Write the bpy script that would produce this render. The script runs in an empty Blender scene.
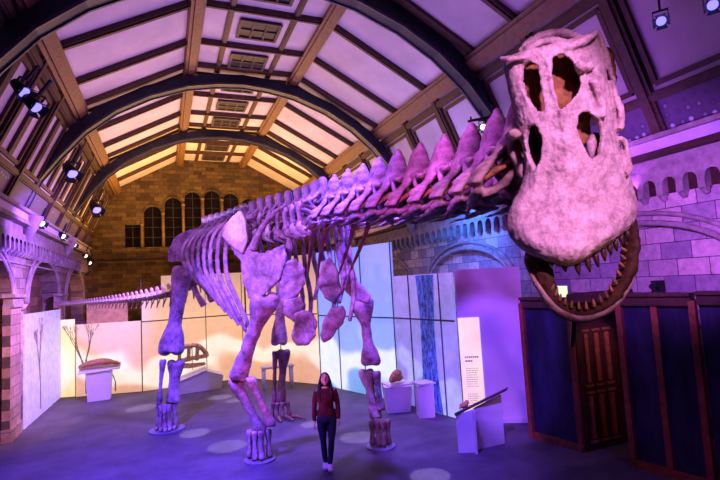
import bpy, bmesh, math, random
from mathutils import Vector, Matrix, noise
random.seed(7)
sc = bpy.context.scene
COL = sc.collection
V = Vector
PI = math.pi

# ------------------------------------------------------------------ camera
F = 480.0; CX, CY = 360.0, 240.0
CAM = V((0, 0, 3.2))
up_c = V((-305, -5500, F)).normalized()
d_c = V((165 - CX, 292 - CY, F)); d_c = (d_c - up_c * d_c.dot(up_c)).normalized()
r_c = d_c.cross(up_c)
if r_c.x < 0: r_c = -r_c
# rows r_c, d_c, up_c: world X, Y, Z written in camera axes (x right, y down, z forward)
def at(px, py, D):
    c = V(((px - CX) * D / F, (py - CY) * D / F, D))
    return V((c.dot(r_c), c.dot(d_c), c.dot(up_c))) + CAM
def at_y(px, py, Y):
    a = at(px, py, 1) - CAM
    return CAM + a * (Y / a.y)
cam_d = bpy.data.cameras.new('camera'); cam = bpy.data.objects.new('camera', cam_d); COL.objects.link(cam)
right = V((r_c.x, d_c.x, up_c.x)); down = V((r_c.y, d_c.y, up_c.y)); fwd = V((r_c.z, d_c.z, up_c.z))
m = Matrix((right, -down, -fwd)).transposed().to_4x4(); m.translation = CAM
cam.matrix_world = m
cam_d.sensor_width = 36; cam_d.lens = 24; cam_d.clip_start = 0.05
sc.camera = cam
sc.view_settings.view_transform = 'Standard'
sc.view_settings.look = 'Medium High Contrast'

# ------------------------------------------------------------------ materials
def new_mat(name):
    mt = bpy.data.materials.new(name); mt.use_nodes = True
    nt = mt.node_tree; b = nt.nodes['Principled BSDF']
    return mt, nt, b
def ramp(nt, fac, stops):
    r = nt.nodes.new('ShaderNodeValToRGB'); e = r.color_ramp.elements
    while len(e) < len(stops): e.new(0.5)
    for el, (p, c) in zip(e, stops):
        el.position = p; el.color = (*c, 1)
    nt.links.new(fac, r.inputs[0]); return r.outputs[0]
def coords(nt, kind='Object', scale=(1, 1, 1)):
    t = nt.nodes.new('ShaderNodeTexCoord'); mp = nt.nodes.new('ShaderNodeMapping')
    mp.inputs['Scale'].default_value = scale
    nt.links.new(t.outputs[kind], mp.inputs[0]); return mp.outputs[0]
def noise_n(nt, vec, scale, detail=4, rough=0.6):
    n = nt.nodes.new('ShaderNodeTexNoise'); n.inputs['Scale'].default_value = scale
    n.inputs['Detail'].default_value = detail; n.inputs['Roughness'].default_value = rough
    nt.links.new(vec, n.inputs['Vector']); return n.outputs[0]
def bump(nt, b, h, strength, dist=0.02):
    n = nt.nodes.new('ShaderNodeBump'); n.inputs['Strength'].default_value = strength
    n.inputs['Distance'].default_value = dist
    nt.links.new(h, n.inputs['Height']); nt.links.new(n.outputs[0], b.inputs['Normal'])
def mixc(nt, fac, a, b_, mode='MIX'):
    mx = nt.nodes.new('ShaderNodeMix'); mx.data_type = 'RGBA'; mx.blend_type = mode
    for s, v in ((0, fac), (6, a), (7, b_)):
        if isinstance(v, (int, float)): mx.inputs[s].default_value = v
        elif isinstance(v, tuple): mx.inputs[s].default_value = (*v, 1)
        else: nt.links.new(v, mx.inputs[s])
    return mx.outputs[2]
def plain(name, c, rough=0.6, var=0.25, scale=6, metal=0, bmp=0.0, kind='Object'):
    mt, nt, b = new_mat(name)
    v = coords(nt, kind); n = noise_n(nt, v, scale)
    lo = tuple(x * (1 - var) for x in c); hi = tuple(min(1, x * (1 + var)) for x in c)
    nt.links.new(ramp(nt, n, [(0.3, lo), (0.7, hi)]), b.inputs['Base Color'])
    b.inputs['Roughness'].default_value = rough; b.inputs['Metallic'].default_value = metal
    if bmp: bump(nt, b, noise_n(nt, v, scale * 4), bmp)
    return mt
def wood(name, c, scale=3):
    mt, nt, b = new_mat(name)
    v = coords(nt, 'Object', (scale, scale, scale))
    n = noise_n(nt, v, 3, 6, 0.7)
    nt.links.new(ramp(nt, n, [(0.3, tuple(x * .55 for x in c)), (0.7, tuple(x * 1.2 for x in c))]), b.inputs['Base Color'])
    b.inputs['Roughness'].default_value = 0.55
    bump(nt, b, n, 0.2, 0.01)
    return mt
def stone(name, axis, c1, c2, mort, bw=0.5, bh=0.26, rough=0.85):
    mt, nt, b = new_mat(name)
    t = nt.nodes.new('ShaderNodeTexCoord'); sx = nt.nodes.new('ShaderNodeSeparateXYZ'); cb = nt.nodes.new('ShaderNodeCombineXYZ')
    nt.links.new(t.outputs['Object'], sx.inputs[0])
    nt.links.new(sx.outputs[1 if axis == 'x' else 0], cb.inputs[0]); nt.links.new(sx.outputs[2], cb.inputs[1])
    br = nt.nodes.new('ShaderNodeTexBrick'); br.inputs['Scale'].default_value = 1
    br.inputs['Brick Width'].default_value = bw; br.inputs['Row Height'].default_value = bh
    br.inputs['Mortar Size'].default_value = 0.008; br.inputs['Mortar Smooth'].default_value = 0.2
    br.inputs['Color1'].default_value = (*c1, 1); br.inputs['Color2'].default_value = (*c2, 1); br.inputs['Mortar'].default_value = (*mort, 1)
    br.inputs['Bias'].default_value = 0.0
    nt.links.new(cb.outputs[0], br.inputs['Vector'])
    n = noise_n(nt, t.outputs['Object'], 7, 5, 0.7)
    col = mixc(nt, 0.75, br.outputs[0], ramp(nt, n, [(0.3, (.45, .42, .4)), (0.7, (1, 1, 1))]), 'MULTIPLY')
    nt.links.new(col, b.inputs['Base Color']); b.inputs['Roughness'].default_value = rough
    bump(nt, b, br.outputs[0], 0.4, 0.02)
    return mt
def emit_mat(name, build, strength, base=(0.3, 0.3, 0.3)):
    """flat lit surface: build(nt) returns a colour socket"""
    mt, nt, b = new_mat(name)
    s = build(nt)
    if isinstance(s, tuple):
        b.inputs['Emission Color'].default_value = (*s, 1)
    else:
        nt.links.new(s, b.inputs['Emission Color'])
    b.inputs['Base Color'].default_value = (*base, 1)
    b.inputs['Emission Strength'].default_value = strength
    b.inputs['Roughness'].default_value = 0.5
    return mt
def bone_mat(name, pale, dark, scale=5, ao_dist=0.25, hollow_shade=(0.16, 0.06, 0.02)):
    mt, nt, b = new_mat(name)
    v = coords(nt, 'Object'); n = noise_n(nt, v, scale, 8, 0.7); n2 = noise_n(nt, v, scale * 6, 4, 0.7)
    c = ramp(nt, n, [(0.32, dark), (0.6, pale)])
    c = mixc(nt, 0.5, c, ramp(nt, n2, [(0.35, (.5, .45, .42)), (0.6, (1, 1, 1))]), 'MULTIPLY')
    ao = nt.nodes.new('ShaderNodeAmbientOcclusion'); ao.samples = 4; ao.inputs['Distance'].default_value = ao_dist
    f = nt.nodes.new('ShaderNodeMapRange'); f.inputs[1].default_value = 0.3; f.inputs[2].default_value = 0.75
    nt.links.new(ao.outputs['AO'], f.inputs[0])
    c = mixc(nt, f.outputs[0], hollow_shade, c)  # brown shade painted into the hollows by the occlusion mask
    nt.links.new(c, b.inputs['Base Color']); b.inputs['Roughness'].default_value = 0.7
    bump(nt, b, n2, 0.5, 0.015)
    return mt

M = {}
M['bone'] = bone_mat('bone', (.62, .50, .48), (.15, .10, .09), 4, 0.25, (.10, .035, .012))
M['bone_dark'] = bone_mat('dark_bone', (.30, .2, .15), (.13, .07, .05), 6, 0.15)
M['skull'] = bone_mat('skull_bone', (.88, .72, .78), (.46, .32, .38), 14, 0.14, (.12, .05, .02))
M['inner'] = plain('inner_bone_shade', (.34, .18, .075), 0.8, .5, 14, bmp=.4)  # brown puts the shade of the bone interiors into the colour
M['jaw_shade'] = plain('jaw_in_shade', (.075, .035, .018), 0.8, .6, 18, bmp=.4)  # dark copy for the inner jaw, its shade put into the colour
M['jaw'] = bone_mat('jaw_lit_edge', (.62, .48, .42), (.28, .16, .10), 12, 0.14)  # pale copy for the outer jaw edge that catches the light
M['tooth'] = plain('tooth', (.08, .045, .03), 0.4, .3, 20)
M['wood'] = wood('ceiling_wood', (.11, .06, .038))
M['wood2'] = wood('purlin_wood', (.24, .13, .07))
M['rib'] = plain('painted_iron', (.028, .026, .045), 0.45, .3, 4)
M['ribedge'] = plain('iron_edge', (.07, .065, .09), 0.4, .3, 4)
M['panel'] = plain('ceiling_panel', (.60, .52, .55), 0.8, .12, 1.2)
M['frieze'] = None
M['carpet'] = None
M['white'] = plain('white_board', (.72, .70, .74), 0.5, .05, 2)
M['dark'] = plain('black_plastic', (.02, .02, .025), 0.4, .2, 10)
M['lens'] = emit_mat('lamp_lens', lambda nt: (.24, .20, 1.0), 1.7)
M['lens2'] = emit_mat('lamp_lens_small', lambda nt: (1, .8, .6), 3)
M['backstone'] = stone('back_stone', 'y', (.22, .14, .06), (.09, .055, .03), (.06, .04, .03), .42, .2)
M['leftstone'] = stone('left_stone', 'x', (.48, .36, .33), (.28, .20, .18), (.12, .09, .09), .55, .27)
M['pierstone'] = stone('pier_stone', 'x', (.56, .40, .30), (.36, .24, .18), (.14, .1, .08), .5, .24)
M['rightstone'] = stone('right_stone', 'x', (.78, .60, .60), (.30, .24, .36), (.12, .09, .14), .55, .3)
M['trimstone'] = plain('trim_stone', (.34, .27, .27), .8, .35, 5, bmp=.3)
M['darkwood'] = wood('oak_frame', (.07, .03, .022))
M['framewood'] = wood('partition_frame', (.26, .075, .04))
M['bluepanel'] = None
M['glassdark'] = plain('dark_window_glass', (.012, .008, .008), .15, .3, 3)
M['band'] = plain('painted_fascia', (.62, .50, .72), .6, .1, 3)
M['brownslab'] = plain('brown_cast', (.45, .24, .10), .6, .4, 15, bmp=.4)
M['vent'] = plain('vent_metal', (.03, .025, .025), .5, .2, 8)

# carpet
mt, nt, b = new_mat('carpet'); v = coords(nt, 'Object'); n = noise_n(nt, v, 1.2, 6, .7); n2 = noise_n(nt, v, 60, 2)
c = ramp(nt, n, [(.3, (.075, .070, .085)), (.7, (.15, .135, .165))])
c = mixc(nt, .35, c, ramp(nt, n2, [(.3, (.4, .4, .4)), (.7, (1.3, 1.3, 1.3))]), 'MULTIPLY')
nt.links.new(c, b.inputs['Base Color']); b.inputs['Roughness'].default_value = .62; bump(nt, b, n2, .3, .01)
b.inputs['Specular IOR Level'].default_value = .35
M['carpet'] = mt
# frieze: dotted painted ornament
mt, nt, b = new_mat('painted_frieze'); v = coords(nt, 'Object', (1, 3.6, 3.6))
vo = nt.nodes.new('ShaderNodeTexVoronoi'); vo.inputs['Scale'].default_value = 1.6; vo.inputs['Randomness'].default_value = .3
nt.links.new(v, vo.inputs['Vector'])
nt.links.new(ramp(nt, vo.outputs[0], [(.12, (.6, .55, .7)), (.3, (.10, .07, .14)), (.5, (.14, .09, .17))]), b.inputs['Base Color'])
M['frieze'] = mt
# gloss blue-black panel
mt, nt, b = new_mat('blue_black_panel'); v = coords(nt, 'Object', (1, 1, .35)); n = noise_n(nt, v, 2.5, 5, .7)
nt.links.new(ramp(nt, n, [(.35, (.012, .010, .035)), (.7, (.05, .04, .11))]), b.inputs['Base Color']); b.inputs['Roughness'].default_value = .45
M['bluepanel'] = mt

# ------------------------------------------------------------------ mesh helpers
def link(name, me, mats=(), parent=None, smooth=False):
    o = bpy.data.objects.new(name, me); COL.objects.link(o)
    if not me.materials:
        for x in (mats if isinstance(mats, (list, tuple)) else [mats]): me.materials.append(x)
    if smooth:
        for p in me.polygons: p.use_smooth = True
    if parent is not None:
        o.parent = parent
        o.matrix_parent_inverse = parent.matrix_basis.inverted()
    return o
def tag(o, label, cat, group=None):
    o['label'] = label; o['category'] = cat
    if group: o['group'] = group
    return o
def struct(o): o['kind'] = 'structure'; return o
def empty(name, loc, label=None, cat=None, group=None):
    o = bpy.data.objects.new(name, None); COL.objects.link(o); o.location = loc; o.empty_display_size = .2
    o.matrix_basis = Matrix.Translation(V(loc))
    if label: tag(o, label, cat, group)
    return o
class MB:
    def __init__(s): s.v = []; s.f = []; s.mi = []
    def add(s, vs, fs, mi=0):
        k = len(s.v); s.v += [V(x) for x in vs]; s.f += [tuple(i + k for i in f) for f in fs]; s.mi += [mi] * len(fs); return s
    def box(s, a, b_, mi=0):
        x0, y0, z0 = a; x1, y1, z1 = b_
        if x0 > x1: x0, x1 = x1, x0
        if y0 > y1: y0, y1 = y1, y0
        if z0 > z1: z0, z1 = z1, z0
        vs = [(x0, y0, z0), (x1, y0, z0), (x1, y1, z0), (x0, y1, z0), (x0, y0, z1), (x1, y0, z1), (x1, y1, z1), (x0, y1, z1)]
        return s.add(vs, [(3, 2, 1, 0), (4, 5, 6, 7), (0, 1, 5, 4), (1, 2, 6, 5), (2, 3, 7, 6), (3, 0, 4, 7)], mi)
    def beam(s, p, q, w, h, up=V((0, 0, 1)), mi=0):
        """rectangular bar from p to q; w across, h along up"""
        p = V(p); q = V(q); t = (q - p).normalized(); sd = t.cross(up).normalized(); u = sd.cross(t).normalized()
        vs = []
        for e in (p, q):
            for a, c in ((-1, -1), (1, -1), (1, 1), (-1, 1)): vs.append(e + sd * a * w / 2 + u * c * h / 2)
        return s.add(vs, [(0, 1, 2, 3), (7, 6, 5, 4), (0, 4, 5, 1), (1, 5, 6, 2), (2, 6, 7, 3), (3, 7, 4, 0)], mi)
    def loft(s, pts, rad, side=V((1, 0, 0)), n=12, mi=0, sub=3):
        """smooth tube through pts, elliptical radii (a along side, b across)"""
        pts = [V(p) for p in pts]; rad = [r if isinstance(r, (tuple, list)) else (r, r) for r in rad]
        if sub > 1 and len(pts) > 2:
            P = [pts[0] * 2 - pts[1]] + pts + [pts[-1] * 2 - pts[-2]]; Rr = [rad[0]] + rad + [rad[-1]]
            np_, nr = [], []
            for i in range(1, len(P) - 2):
                for j in range(sub):
                    t = j / sub
                    def cr(a, b2, c2, d2): return .5 * ((2 * b2) + (c2 - a) * t + (2 * a - 5 * b2 + 4 * c2 - d2) * t * t + (3 * b2 - a - 3 * c2 + d2) * t ** 3)
                    np_.append(cr(P[i - 1], P[i], P[i + 1], P[i + 2]))
                    nr.append(tuple(max(.001, cr(Rr[i - 1][k], Rr[i][k], Rr[i + 1][k], Rr[i + 2][k])) for k in (0, 1)))
            np_.append(pts[-1]); nr.append(rad[-1]); pts, rad = np_, nr
        vs = []; L = len(pts)
        for i, p in enumerate(pts):
            t = (pts[min(i + 1, L - 1)] - pts[max(i - 1, 0)]).normalized()
            sd = side - t * side.dot(t)
            if sd.length < 1e-3: sd = t.orthogonal()
            sd.normalize(); o = t.cross(sd)
            for k in range(n):
                a = 2 * PI * k / n
                vs.append(p + sd * math.cos(a) * rad[i][0] + o * math.sin(a) * rad[i][1])
        fs = []
        for i in range(L - 1):
            for k in range(n):
                k2 = (k + 1) % n
                fs.append((i * n + k, i * n + k2, (i + 1) * n + k2, (i + 1) * n + k))
        fs.append(tuple(range(n - 1, -1, -1))); fs.append(tuple(range((L - 1) * n, L * n)))
        return s.add(vs, fs, mi)
    def ell(s, c, r, rot=None, n=12, mi=0):
        c = V(c); vs = []; fs = []; mm = n // 2
        for i in range(mm + 1):
            th = PI * i / mm
            for k in range(n):
                a = 2 * PI * k / n
                p = V((r[0] * math.sin(th) * math.cos(a), r[1] * math.sin(th) * math.sin(a), r[2] * math.cos(th)))
                if rot: p = rot @ p
                vs.append(c + p)
        for i in range(mm):
            for k in range(n):
                k2 = (k + 1) % n
                fs.append((i * n + k, (i + 1) * n + k, (i + 1) * n + k2, i * n + k2))
        return s.add(vs, fs, mi)
    def poly(s, pts, h, mi=0):
        """flat polygon extruded along vector h"""
        n = len(pts); pts = [V(p) for p in pts]; h = V(h)
        return s.add(pts + [p + h for p in pts], [tuple(range(n - 1, -1, -1)), tuple(range(n, 2 * n))] + [(i, (i + 1) % n, (i + 1) % n + n, i + n) for i in range(n)], mi)
    def mesh(s, name='mesh'):
        me = bpy.data.meshes.new(name); me.from_pydata([tuple(v) for v in s.v], [], s.f); me.validate()
        return me
    def build(s, name, mats, parent=None, smooth=False):
        me = bpy.data.meshes.new(name); me.from_pydata([tuple(v) for v in s.v], [], s.f)
        if not isinstance(mats, (list, tuple)): mats = [mats]
        for x in mats: me.materials.append(x)
        for p, mi in zip(me.polygons, s.mi): p.material_index = mi
        bm = bmesh.new(); bm.from_mesh(me); bmesh.ops.remove_doubles(bm, verts=bm.verts, dist=1e-5)
        bmesh.ops.recalc_face_normals(bm, faces=bm.faces); bm.to_mesh(me); bm.free()
        return link(name, me, mats, parent, smooth)
def organic(mb, voxel, mat, smooth=3, amp=0.0, nscale=8, fac=.5):
    """melt all the pieces into one continuous surface"""
    me = mb.mesh() if isinstance(mb, MB) else mb
    bm = bmesh.new(); bm.from_mesh(me); bmesh.ops.remove_doubles(bm, verts=bm.verts, dist=1e-5)
    bmesh.ops.recalc_face_normals(bm, faces=bm.faces); bm.to_mesh(me); bm.free()
    o = bpy.data.objects.new('tmp', me); COL.objects.link(o)
    r = o.modifiers.new('r', 'REMESH'); r.mode = 'VOXEL'; r.voxel_size = voxel
    if smooth:
        q = o.modifiers.new('s', 'SMOOTH'); q.iterations = smooth; q.factor = fac
    dg = bpy.context.evaluated_depsgraph_get()
    out = bpy.data.meshes.new_from_object(o.evaluated_get(dg), depsgraph=dg)
    bpy.data.objects.remove(o); 
    if amp:
        ns = [v.normal.copy() for v in out.vertices]
        for v, nn in zip(out.vertices, ns):
            v.co += nn * amp * (noise.fractal(v.co * nscale, .8, 2.2, 4))
    out.materials.clear(); out.materials.append(mat)
    for p in out.polygons: p.use_smooth = True
    return out

# ================================================================== ROOM
XL, XR, YB, YN = -3.47, 8.27, 25.8, -2.0
XC = 2.4
RIBS = [-1.7, 3.8, 9.3, 14.8, 20.3]
TN = [0]
def trim(mb, mats, smooth=False):
    TN[0] += 1
    return struct(mb.build('trim_%d' % TN[0], mats, None, smooth))
struct(MB().box((XL - 1.2, YN, -.1), (XR + .6, YB + .3, 0)).build('floor', M['carpet']))
# ceiling profile (dx from centre, z)
PROF = [(-5.87, 5.45), (-4.58, 8.35), (-1.62, 9.95), (1.62, 9.95), (4.58, 8.35), (5.87, 5.45)]
PW = [V((XC + a, 0, b)) for a, b in PROF]
mb = MB()
for a, b_ in zip(PW, PW[1:]):
    n = (b_ - a).cross(V((0, 1, 0))).normalized()
    if n.z < 0: n = -n
    q = [a, b_, b_ + n * .15, a + n * .15]
    mb.add([p + V((0, YN, 0)) for p in q] + [p + V((0, YB, 0)) for p in q], [(0, 1, 5, 4), (1, 2, 6, 5), (2, 3, 7, 6), (3, 0, 4, 7), (0, 3, 2, 1), (4, 5, 6, 7)])
struct(mb.build('ceiling', M['panel']))
def seg_n(i):
    a, b_ = PW[i], PW[i + 1]; t = (b_ - a).normalized(); n = V((0, 1, 0)).cross(t)
    if n.z > 0: n = -n
    return a, b_, t, n
# purlins (long beams)
def longbeam(p, n, w, h, mats=M['wood2']):
    mb = MB(); mb.beam(p + V((0, YN, 0)) + n * h * .4, p + V((0, YB, 0)) + n * h * .4, w, h, n)
    mb.beam(p + V((0, YN, 0)) + n * h * .95, p + V((0, YB, 0)) + n * h * .95, w * .55, h * .35, n)
    trim(mb, mats)
for i in (1, 2, 3, 4):
    n = (seg_n(i - 1)[3] + seg_n(i)[3]).normalized()
    longbeam(PW[i], n, .34 if i in (2, 3) else .42, .26)
for dx in (-.78, .78): longbeam(V((XC + dx, 0, 9.96)), V((0, 0, -1)), .14, .09, M['wood'])
for i, s in ((0, 1), (4, -1)):   # lower slopes: two long rails
    a, b_, t, n = seg_n(i)
    lo = a if i == 0 else b_; tt = t if i == 0 else -t
    for d, w in ((.75, .16), (2.75, .2)): longbeam(lo + tt * d, n, w, .12, M['wood'])
# cross dividers
for yb in RIBS:
    for k in (0, 1, 2):
        y = yb + k * 5.5 / 3
        if y < .5: continue
        for i in range(5):
            if k == 0 : continue
            a, b_, t, n = seg_n(i)
            w = .17 if i != 2 else .13
            if i in (0, 4): w = .26
            mb = MB(); o = V((0, y, 0))
            mb.beam(a + o + n * .05, b_ + o + n * .05, w, .13, n)
            mb.beam(a + o + n * .11, b_ + o + n * .11, w * .5, .09, n)
            trim(mb, M['wood'])
    # framing timbers either side of each iron rib, on the ceiling surface
    for s in (-1, 1):
        for i in (1, 2, 3):
            a, b_, t, n = seg_n(i); o = V((0, yb + s * .36, 0))
            if o.y < .5: continue
            mb = MB(); mb.beam(a + o + n * .04, b_ + o + n * .04, .2, .1, n); trim(mb, M['wood'])
# lower slopes: extra thin inner frames in every cell and painted frieze at the foot
for i in (0, 4):
    a, b_, t, n = seg_n(i); lo = a if i == 0 else b_; tt = t if i == 0 else -t
    mb = MB(); p = lo + tt * .36 + n * .03
    mb.beam(p + V((0, YN, 0)), p + V((0, YB, 0)), .62, .05, n); trim(mb, M['frieze'])
    for j in range(15):
        y0 = -1.7 + j * 5.5 / 3 + .22; y1 = y0 + 5.5 / 3 - .44
        if y0 < 1: continue
        mb = MB(); q0 = lo + tt * .95 + n * .03; q1 = lo + tt * 2.55 + n * .03
        for yy in (y0, y1): mb.beam(q0 + V((0, yy, 0)), q1 + V((0, yy, 0)), .09, .07, n)
        for q in (q0, q1): mb.beam(q + V((0, y0, 0)), q + V((0, y1, 0)), .09, .07, n)
        if i == 0: mb.beam(q0 + V((0, (y0 + y1) / 2, 0)), q1 + V((0, (y0 + y1) / 2, 0)), .22, .09, n)
        trim(mb, M['wood'])
# arched iron ribs
HW = [(5.87, 5.3), (5.42, 6.35), (4.95, 7.02), (4.35, 7.75), (3.6, 8.38), (2.7, 8.9), (1.65, 9.3), (.8, 9.46), (0, 9.52)]
arc = [(-a, z) for a, z in HW] + [(a, z) for a, z in HW[-2::-1]]
for yb in RIBS[1:]:
    mb = MB(); w = .17
    pts = [V((XC + a, yb, z)) for a, z in arc]
    cen = V((XC, yb, 4.5))
    ring = []
    for j, p in enumerate(pts):
        o = (p - cen).normalized()
        th = .30 if yb != 9.3 else .44
        ring.append([p + V((0, -w, 0)), p + V((0, w, 0)), p + o * th + V((0, w, 0)), p + o * th + V((0, -w, 0))])
    vs = [v for r in ring for v in r]
    fs = [(j * 4 + k, j * 4 + (k + 1) % 4, (j + 1) * 4 + (k + 1) % 4, (j + 1) * 4 + k) for j in range(len(ring) - 1) for k in range(4)]
    mb.add(vs, fs); mb.add([], [])
    for e in (-1, 1):   # flange
        for j in range(len(pts) - 1):
            o = (pts[j] - cen).normalized()
            mb.beam(pts[j] + V((0, e * w, 0)), pts[j + 1] + V((0, e * w, 0)), .05, .06, o, 1)
    trim(mb, [M['rib'], M['ribedge']])
    # stone corbels that carry the rib
    for s, xw in ((1, XL), (-1, XR)):
        mb = MB(); mb.loft([(xw + s * .12, yb, 4.7), (xw + s * .2, yb, 5.0), (xw + s * .26, yb, 5.3), (xw + s * .28, yb, 5.42)], [.08, .16, .24, .26], n=8)
        trim(mb, M['trimstone'], True)
# ceiling vents
cells = [yb + (k + .5) * 5.5 / 3 for yb in RIBS[2:] for k in range(3)]
ordn = ['first', 'second', 'third', 'fourth', 'fifth', 'sixth', 'seventh', 'eighth', 'ninth']
for j, y in enumerate(sorted(cells, reverse=True)):
    e = empty('ceiling_vent', (XC, y, 9.9), 'dark square-grid ceiling vent, %s counted from the back wall' % ordn[j], 'vent', 'grilles along the crown of the ceiling')
    mb = MB(); mb.box((XC - .5, y - .42, 9.90), (XC + .5, y + .42, 9.949)); mb.build('backing', M['vent'], e)
    mb = MB()
    for xx in (-.5, .5): mb.box((XC + xx - .04, y - .46, 9.86), (XC + xx + .04, y + .46, 9.9))
    for yy in (-.42, .42): mb.box((XC - .46, y + yy - .04, 9.86), (XC + .46, y + yy + .04, 9.9))
    for xx in (-.17, .17): mb.box((XC + xx - .025, y - .38, 9.87), (XC + xx + .025, y + .38, 9.9))
    mb.box((XC - .46, y - .02, 9.87), (XC + .46, y + .02, 9.9))
    mb.build('grille', plain('vent_grille', (.10, .07, .06)), e)

# ---- arcaded side walls
def arch_pts(c, a, spring, rise, n=18): return [(c + a * math.cos(PI - PI * k / n), spring + rise * math.sin(PI * k / n)) for k in range(n + 1)]
def side_wall(name, x, sgn, bays, mat, ztop, depth, fill):
    """x: wall face, sgn: direction into the wall"""
    mb = MB(); x1 = x + sgn * depth
    y = YN
    for (c, a, sp, rise) in bays:
        mb.add([(x, y, 0), (x, c - a, 0), (x, c - a, ztop), (x, y, ztop)], [(0, 1, 2, 3)])
        ap = arch_pts(c, a, sp, rise)
        for p, q in zip(ap, ap[1:]):
            mb.add([(x, p[0], p[1]), (x, q[0], q[1]), (x, q[0], ztop), (x, p[0], ztop)], [(0, 1, 2, 3)])
            mb.add([(x, p[0], p[1]), (x, q[0], q[1]), (x1, q[0], q[1]), (x1, p[0], p[1])], [(0, 1, 2, 3)])
        for yy in (c - a, c + a): mb.add([(x, yy, 0), (x, yy, sp), (x1, yy, sp), (x1, yy, 0)], [(0, 1, 2, 3)])
        y = c + a
    mb.add([(x, y, 0), (x, YB, 0), (x, YB, ztop), (x, y, ztop)], [(0, 1, 2, 3)])
    mb.box((x1, YN, 0), (x1 + sgn * .1, YB, ztop), 1)
    return struct(mb.build(name, [mat, fill]))
centers = [-4.45 + 5.5 * k for k in range(6)]     # 1.05, 6.55, ...
side_wall('wall_left', XL, -1, [(c, 2.05, 3.1, 1.25) for c in centers if c > 0], M['leftstone'], 5.5, .45, stone('infill_stone', 'x', (.38, .22, .14), (.22, .13, .09), (.1, .07, .06), .6, .3))
side_wall('wall_right', XR, 1, [(c, 2.05, 2.9, 1.05) for c in centers if c > 0], M['rightstone'], 5.5, .14, M['rightstone'])
# arch mouldings, piers, capitals, corbel tables, cornices
for x, s, sp, rise in ((XL, 1, 3.1, 1.25), (XR, -1, 2.9, 1.05)):
    for c in centers:
        if c < 0: continue
        for ex, r in ((.06, .055), (.24, .045)):
            mb = MB(); ap = arch_pts(c, 2.05 + ex, sp, rise + ex, 20)
            mb.loft([(x + s * .03, p[0], p[1]) for p in ap], [r] * len(ap), V((1, 0, 0)), 8, sub=1)
            trim(mb, M['trimstone'], True)
    for yb in RIBS:
        if x == XL:
            mb = MB(); y0, y1 = yb - .70, yb + .62
            if yb > 0:
                mb.box((x - .02, y0 - .6, 0), (x + .14, yb - .42, 3.05)); mb.box((x - .02, y0 - .65, 0), (x + .18, yb - .4, .3))
                trim(mb, M['pierstone'])
                mb = MB(); mb.box((x - .02, y0 - .6, 3.05), (x + .20, yb - .3, 3.12)); mb.box((x - .02, y0 - .55, 3.12), (x + .17, yb - .35, 3.28)); mb.box((x - .02, y0 - .65, 3.28), (x + .24, yb - .1, 3.36))
                trim(mb, M['trimstone'])
                mb = MB(); mb.loft([(x + .06, yb - .3, 0), (x + .06, yb - .3, 3.0)], [.10, .10], n=12); mb.loft([(x + .06, yb - .3, 2.95), (x + .06, yb - .3, 3.1)], [.13, .2], n=12)
                trim(mb, M['trimstone'], True)
    # cornices
    z0 = 4.78
    for (za, zb, d, mat) in ((z0, z0 + .1, .16, 'trimstone'), (z0 + .1, z0 + .32, .1, 'trimstone'), (z0 + .32, z0 + .42, .3, 'darkwood' if x == XR else 'trimstone'), (z0 + .42, z0 + .62, .24, 'band'), (z0 + .62, z0 + .7, .34, 'trimstone')):
        mb = MB(); mb.box((x - s * .02, YN, za), (x + s * d, YB, zb)); trim(mb, M[mat])
    # corbel table: one long strip of little arches
    mb = MB(); y = 1.0
    while y < YB - .3:
        mb.box((x - s * .01, y, 4.42), (x + s * .17, y + .12, 4.78))
        mb.loft([(x + s * .05, y + .06, 4.33), (x + s * .09, y + .06, 4.44)], [.045, .085], n=8)
        for p, q in zip(arch_pts(y + .24, .12, 4.6, .12, 6), arch_pts(y + .24, .12, 4.6, .12, 6)[1:]):
            mb.add([(x + s * .17, p[0], p[1]), (x + s * .17, q[0], q[1]), (x + s * .17, q[0], 4.78), (x + s * .17, p[0], 4.78)], [(0, 1, 2, 3)])
        y += .36
    trim(mb, M['trimstone'])
    mb = MB(); mb.box((x - s * .02, YN, 4.45), (x + s * .012, YB, 4.78)); trim(mb, M['darkwood'])  # dark backing painted in for the shade inside the little arches
    mb = MB(); mb.box((x - s * .02, YN, 4.13), (x + s * .05, YB, 4.18)) if x == XL else mb.box((x - s * .02, YN, 2.6), (x + s * .06, YB, 2.66))
    trim(mb, M['trimstone'])
# ---- back wall with the arcade of round-headed windows
wins = [(-1.42, .34, 6.6, 0), (-.5, .4, 7.15, 1), (.46, .4, 7.6, 1), (1.41, .4, 7.92, 1), (2.37, .4, 8.0, 1), (3.33, .4, 7.88, 1), (4.28, .4, 7.6, 1), (5.22, .4, 7.15, 1), (6.15, .34, 6.6, 0)]
mb = MB(); x = XL - .3; ZT = 10.4; zs = 5.5
for (c, a, sp, rd) in wins:
    mb.add([(x, YB, 0), (c - a, YB, 0), (c - a, YB, ZT), (x, YB, ZT)], [(0, 1, 2, 3)])
    mb.add([(c - a, YB, 0), (c + a, YB, 0), (c + a, YB, zs), (c - a, YB, zs)], [(0, 1, 2, 3)])
    ap = arch_pts(c, a, sp, a if rd else .01, 14)
    for p, q in zip(ap, ap[1:]):
        mb.add([(p[0], YB, p[1]), (q[0], YB, q[1]), (q[0], YB, ZT), (p[0], YB, ZT)], [(0, 1, 2, 3)])
        mb.add([(p[0], YB, p[1]), (q[0], YB, q[1]), (q[0], YB + .35, q[1]), (p[0], YB + .35, p[1])], [(0, 1, 2, 3)])
    for xx in (c - a, c + a): mb.add([(xx, YB, zs), (xx, YB, sp), (xx, YB + .35, sp), (xx, YB + .35, zs)], [(0, 1, 2, 3)])
    mb.add([(c - a, YB, zs), (c + a, YB, zs), (c + a, YB + .35, zs), (c - a, YB + .35, zs)], [(0, 1, 2, 3)])
    x = c + a
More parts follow.
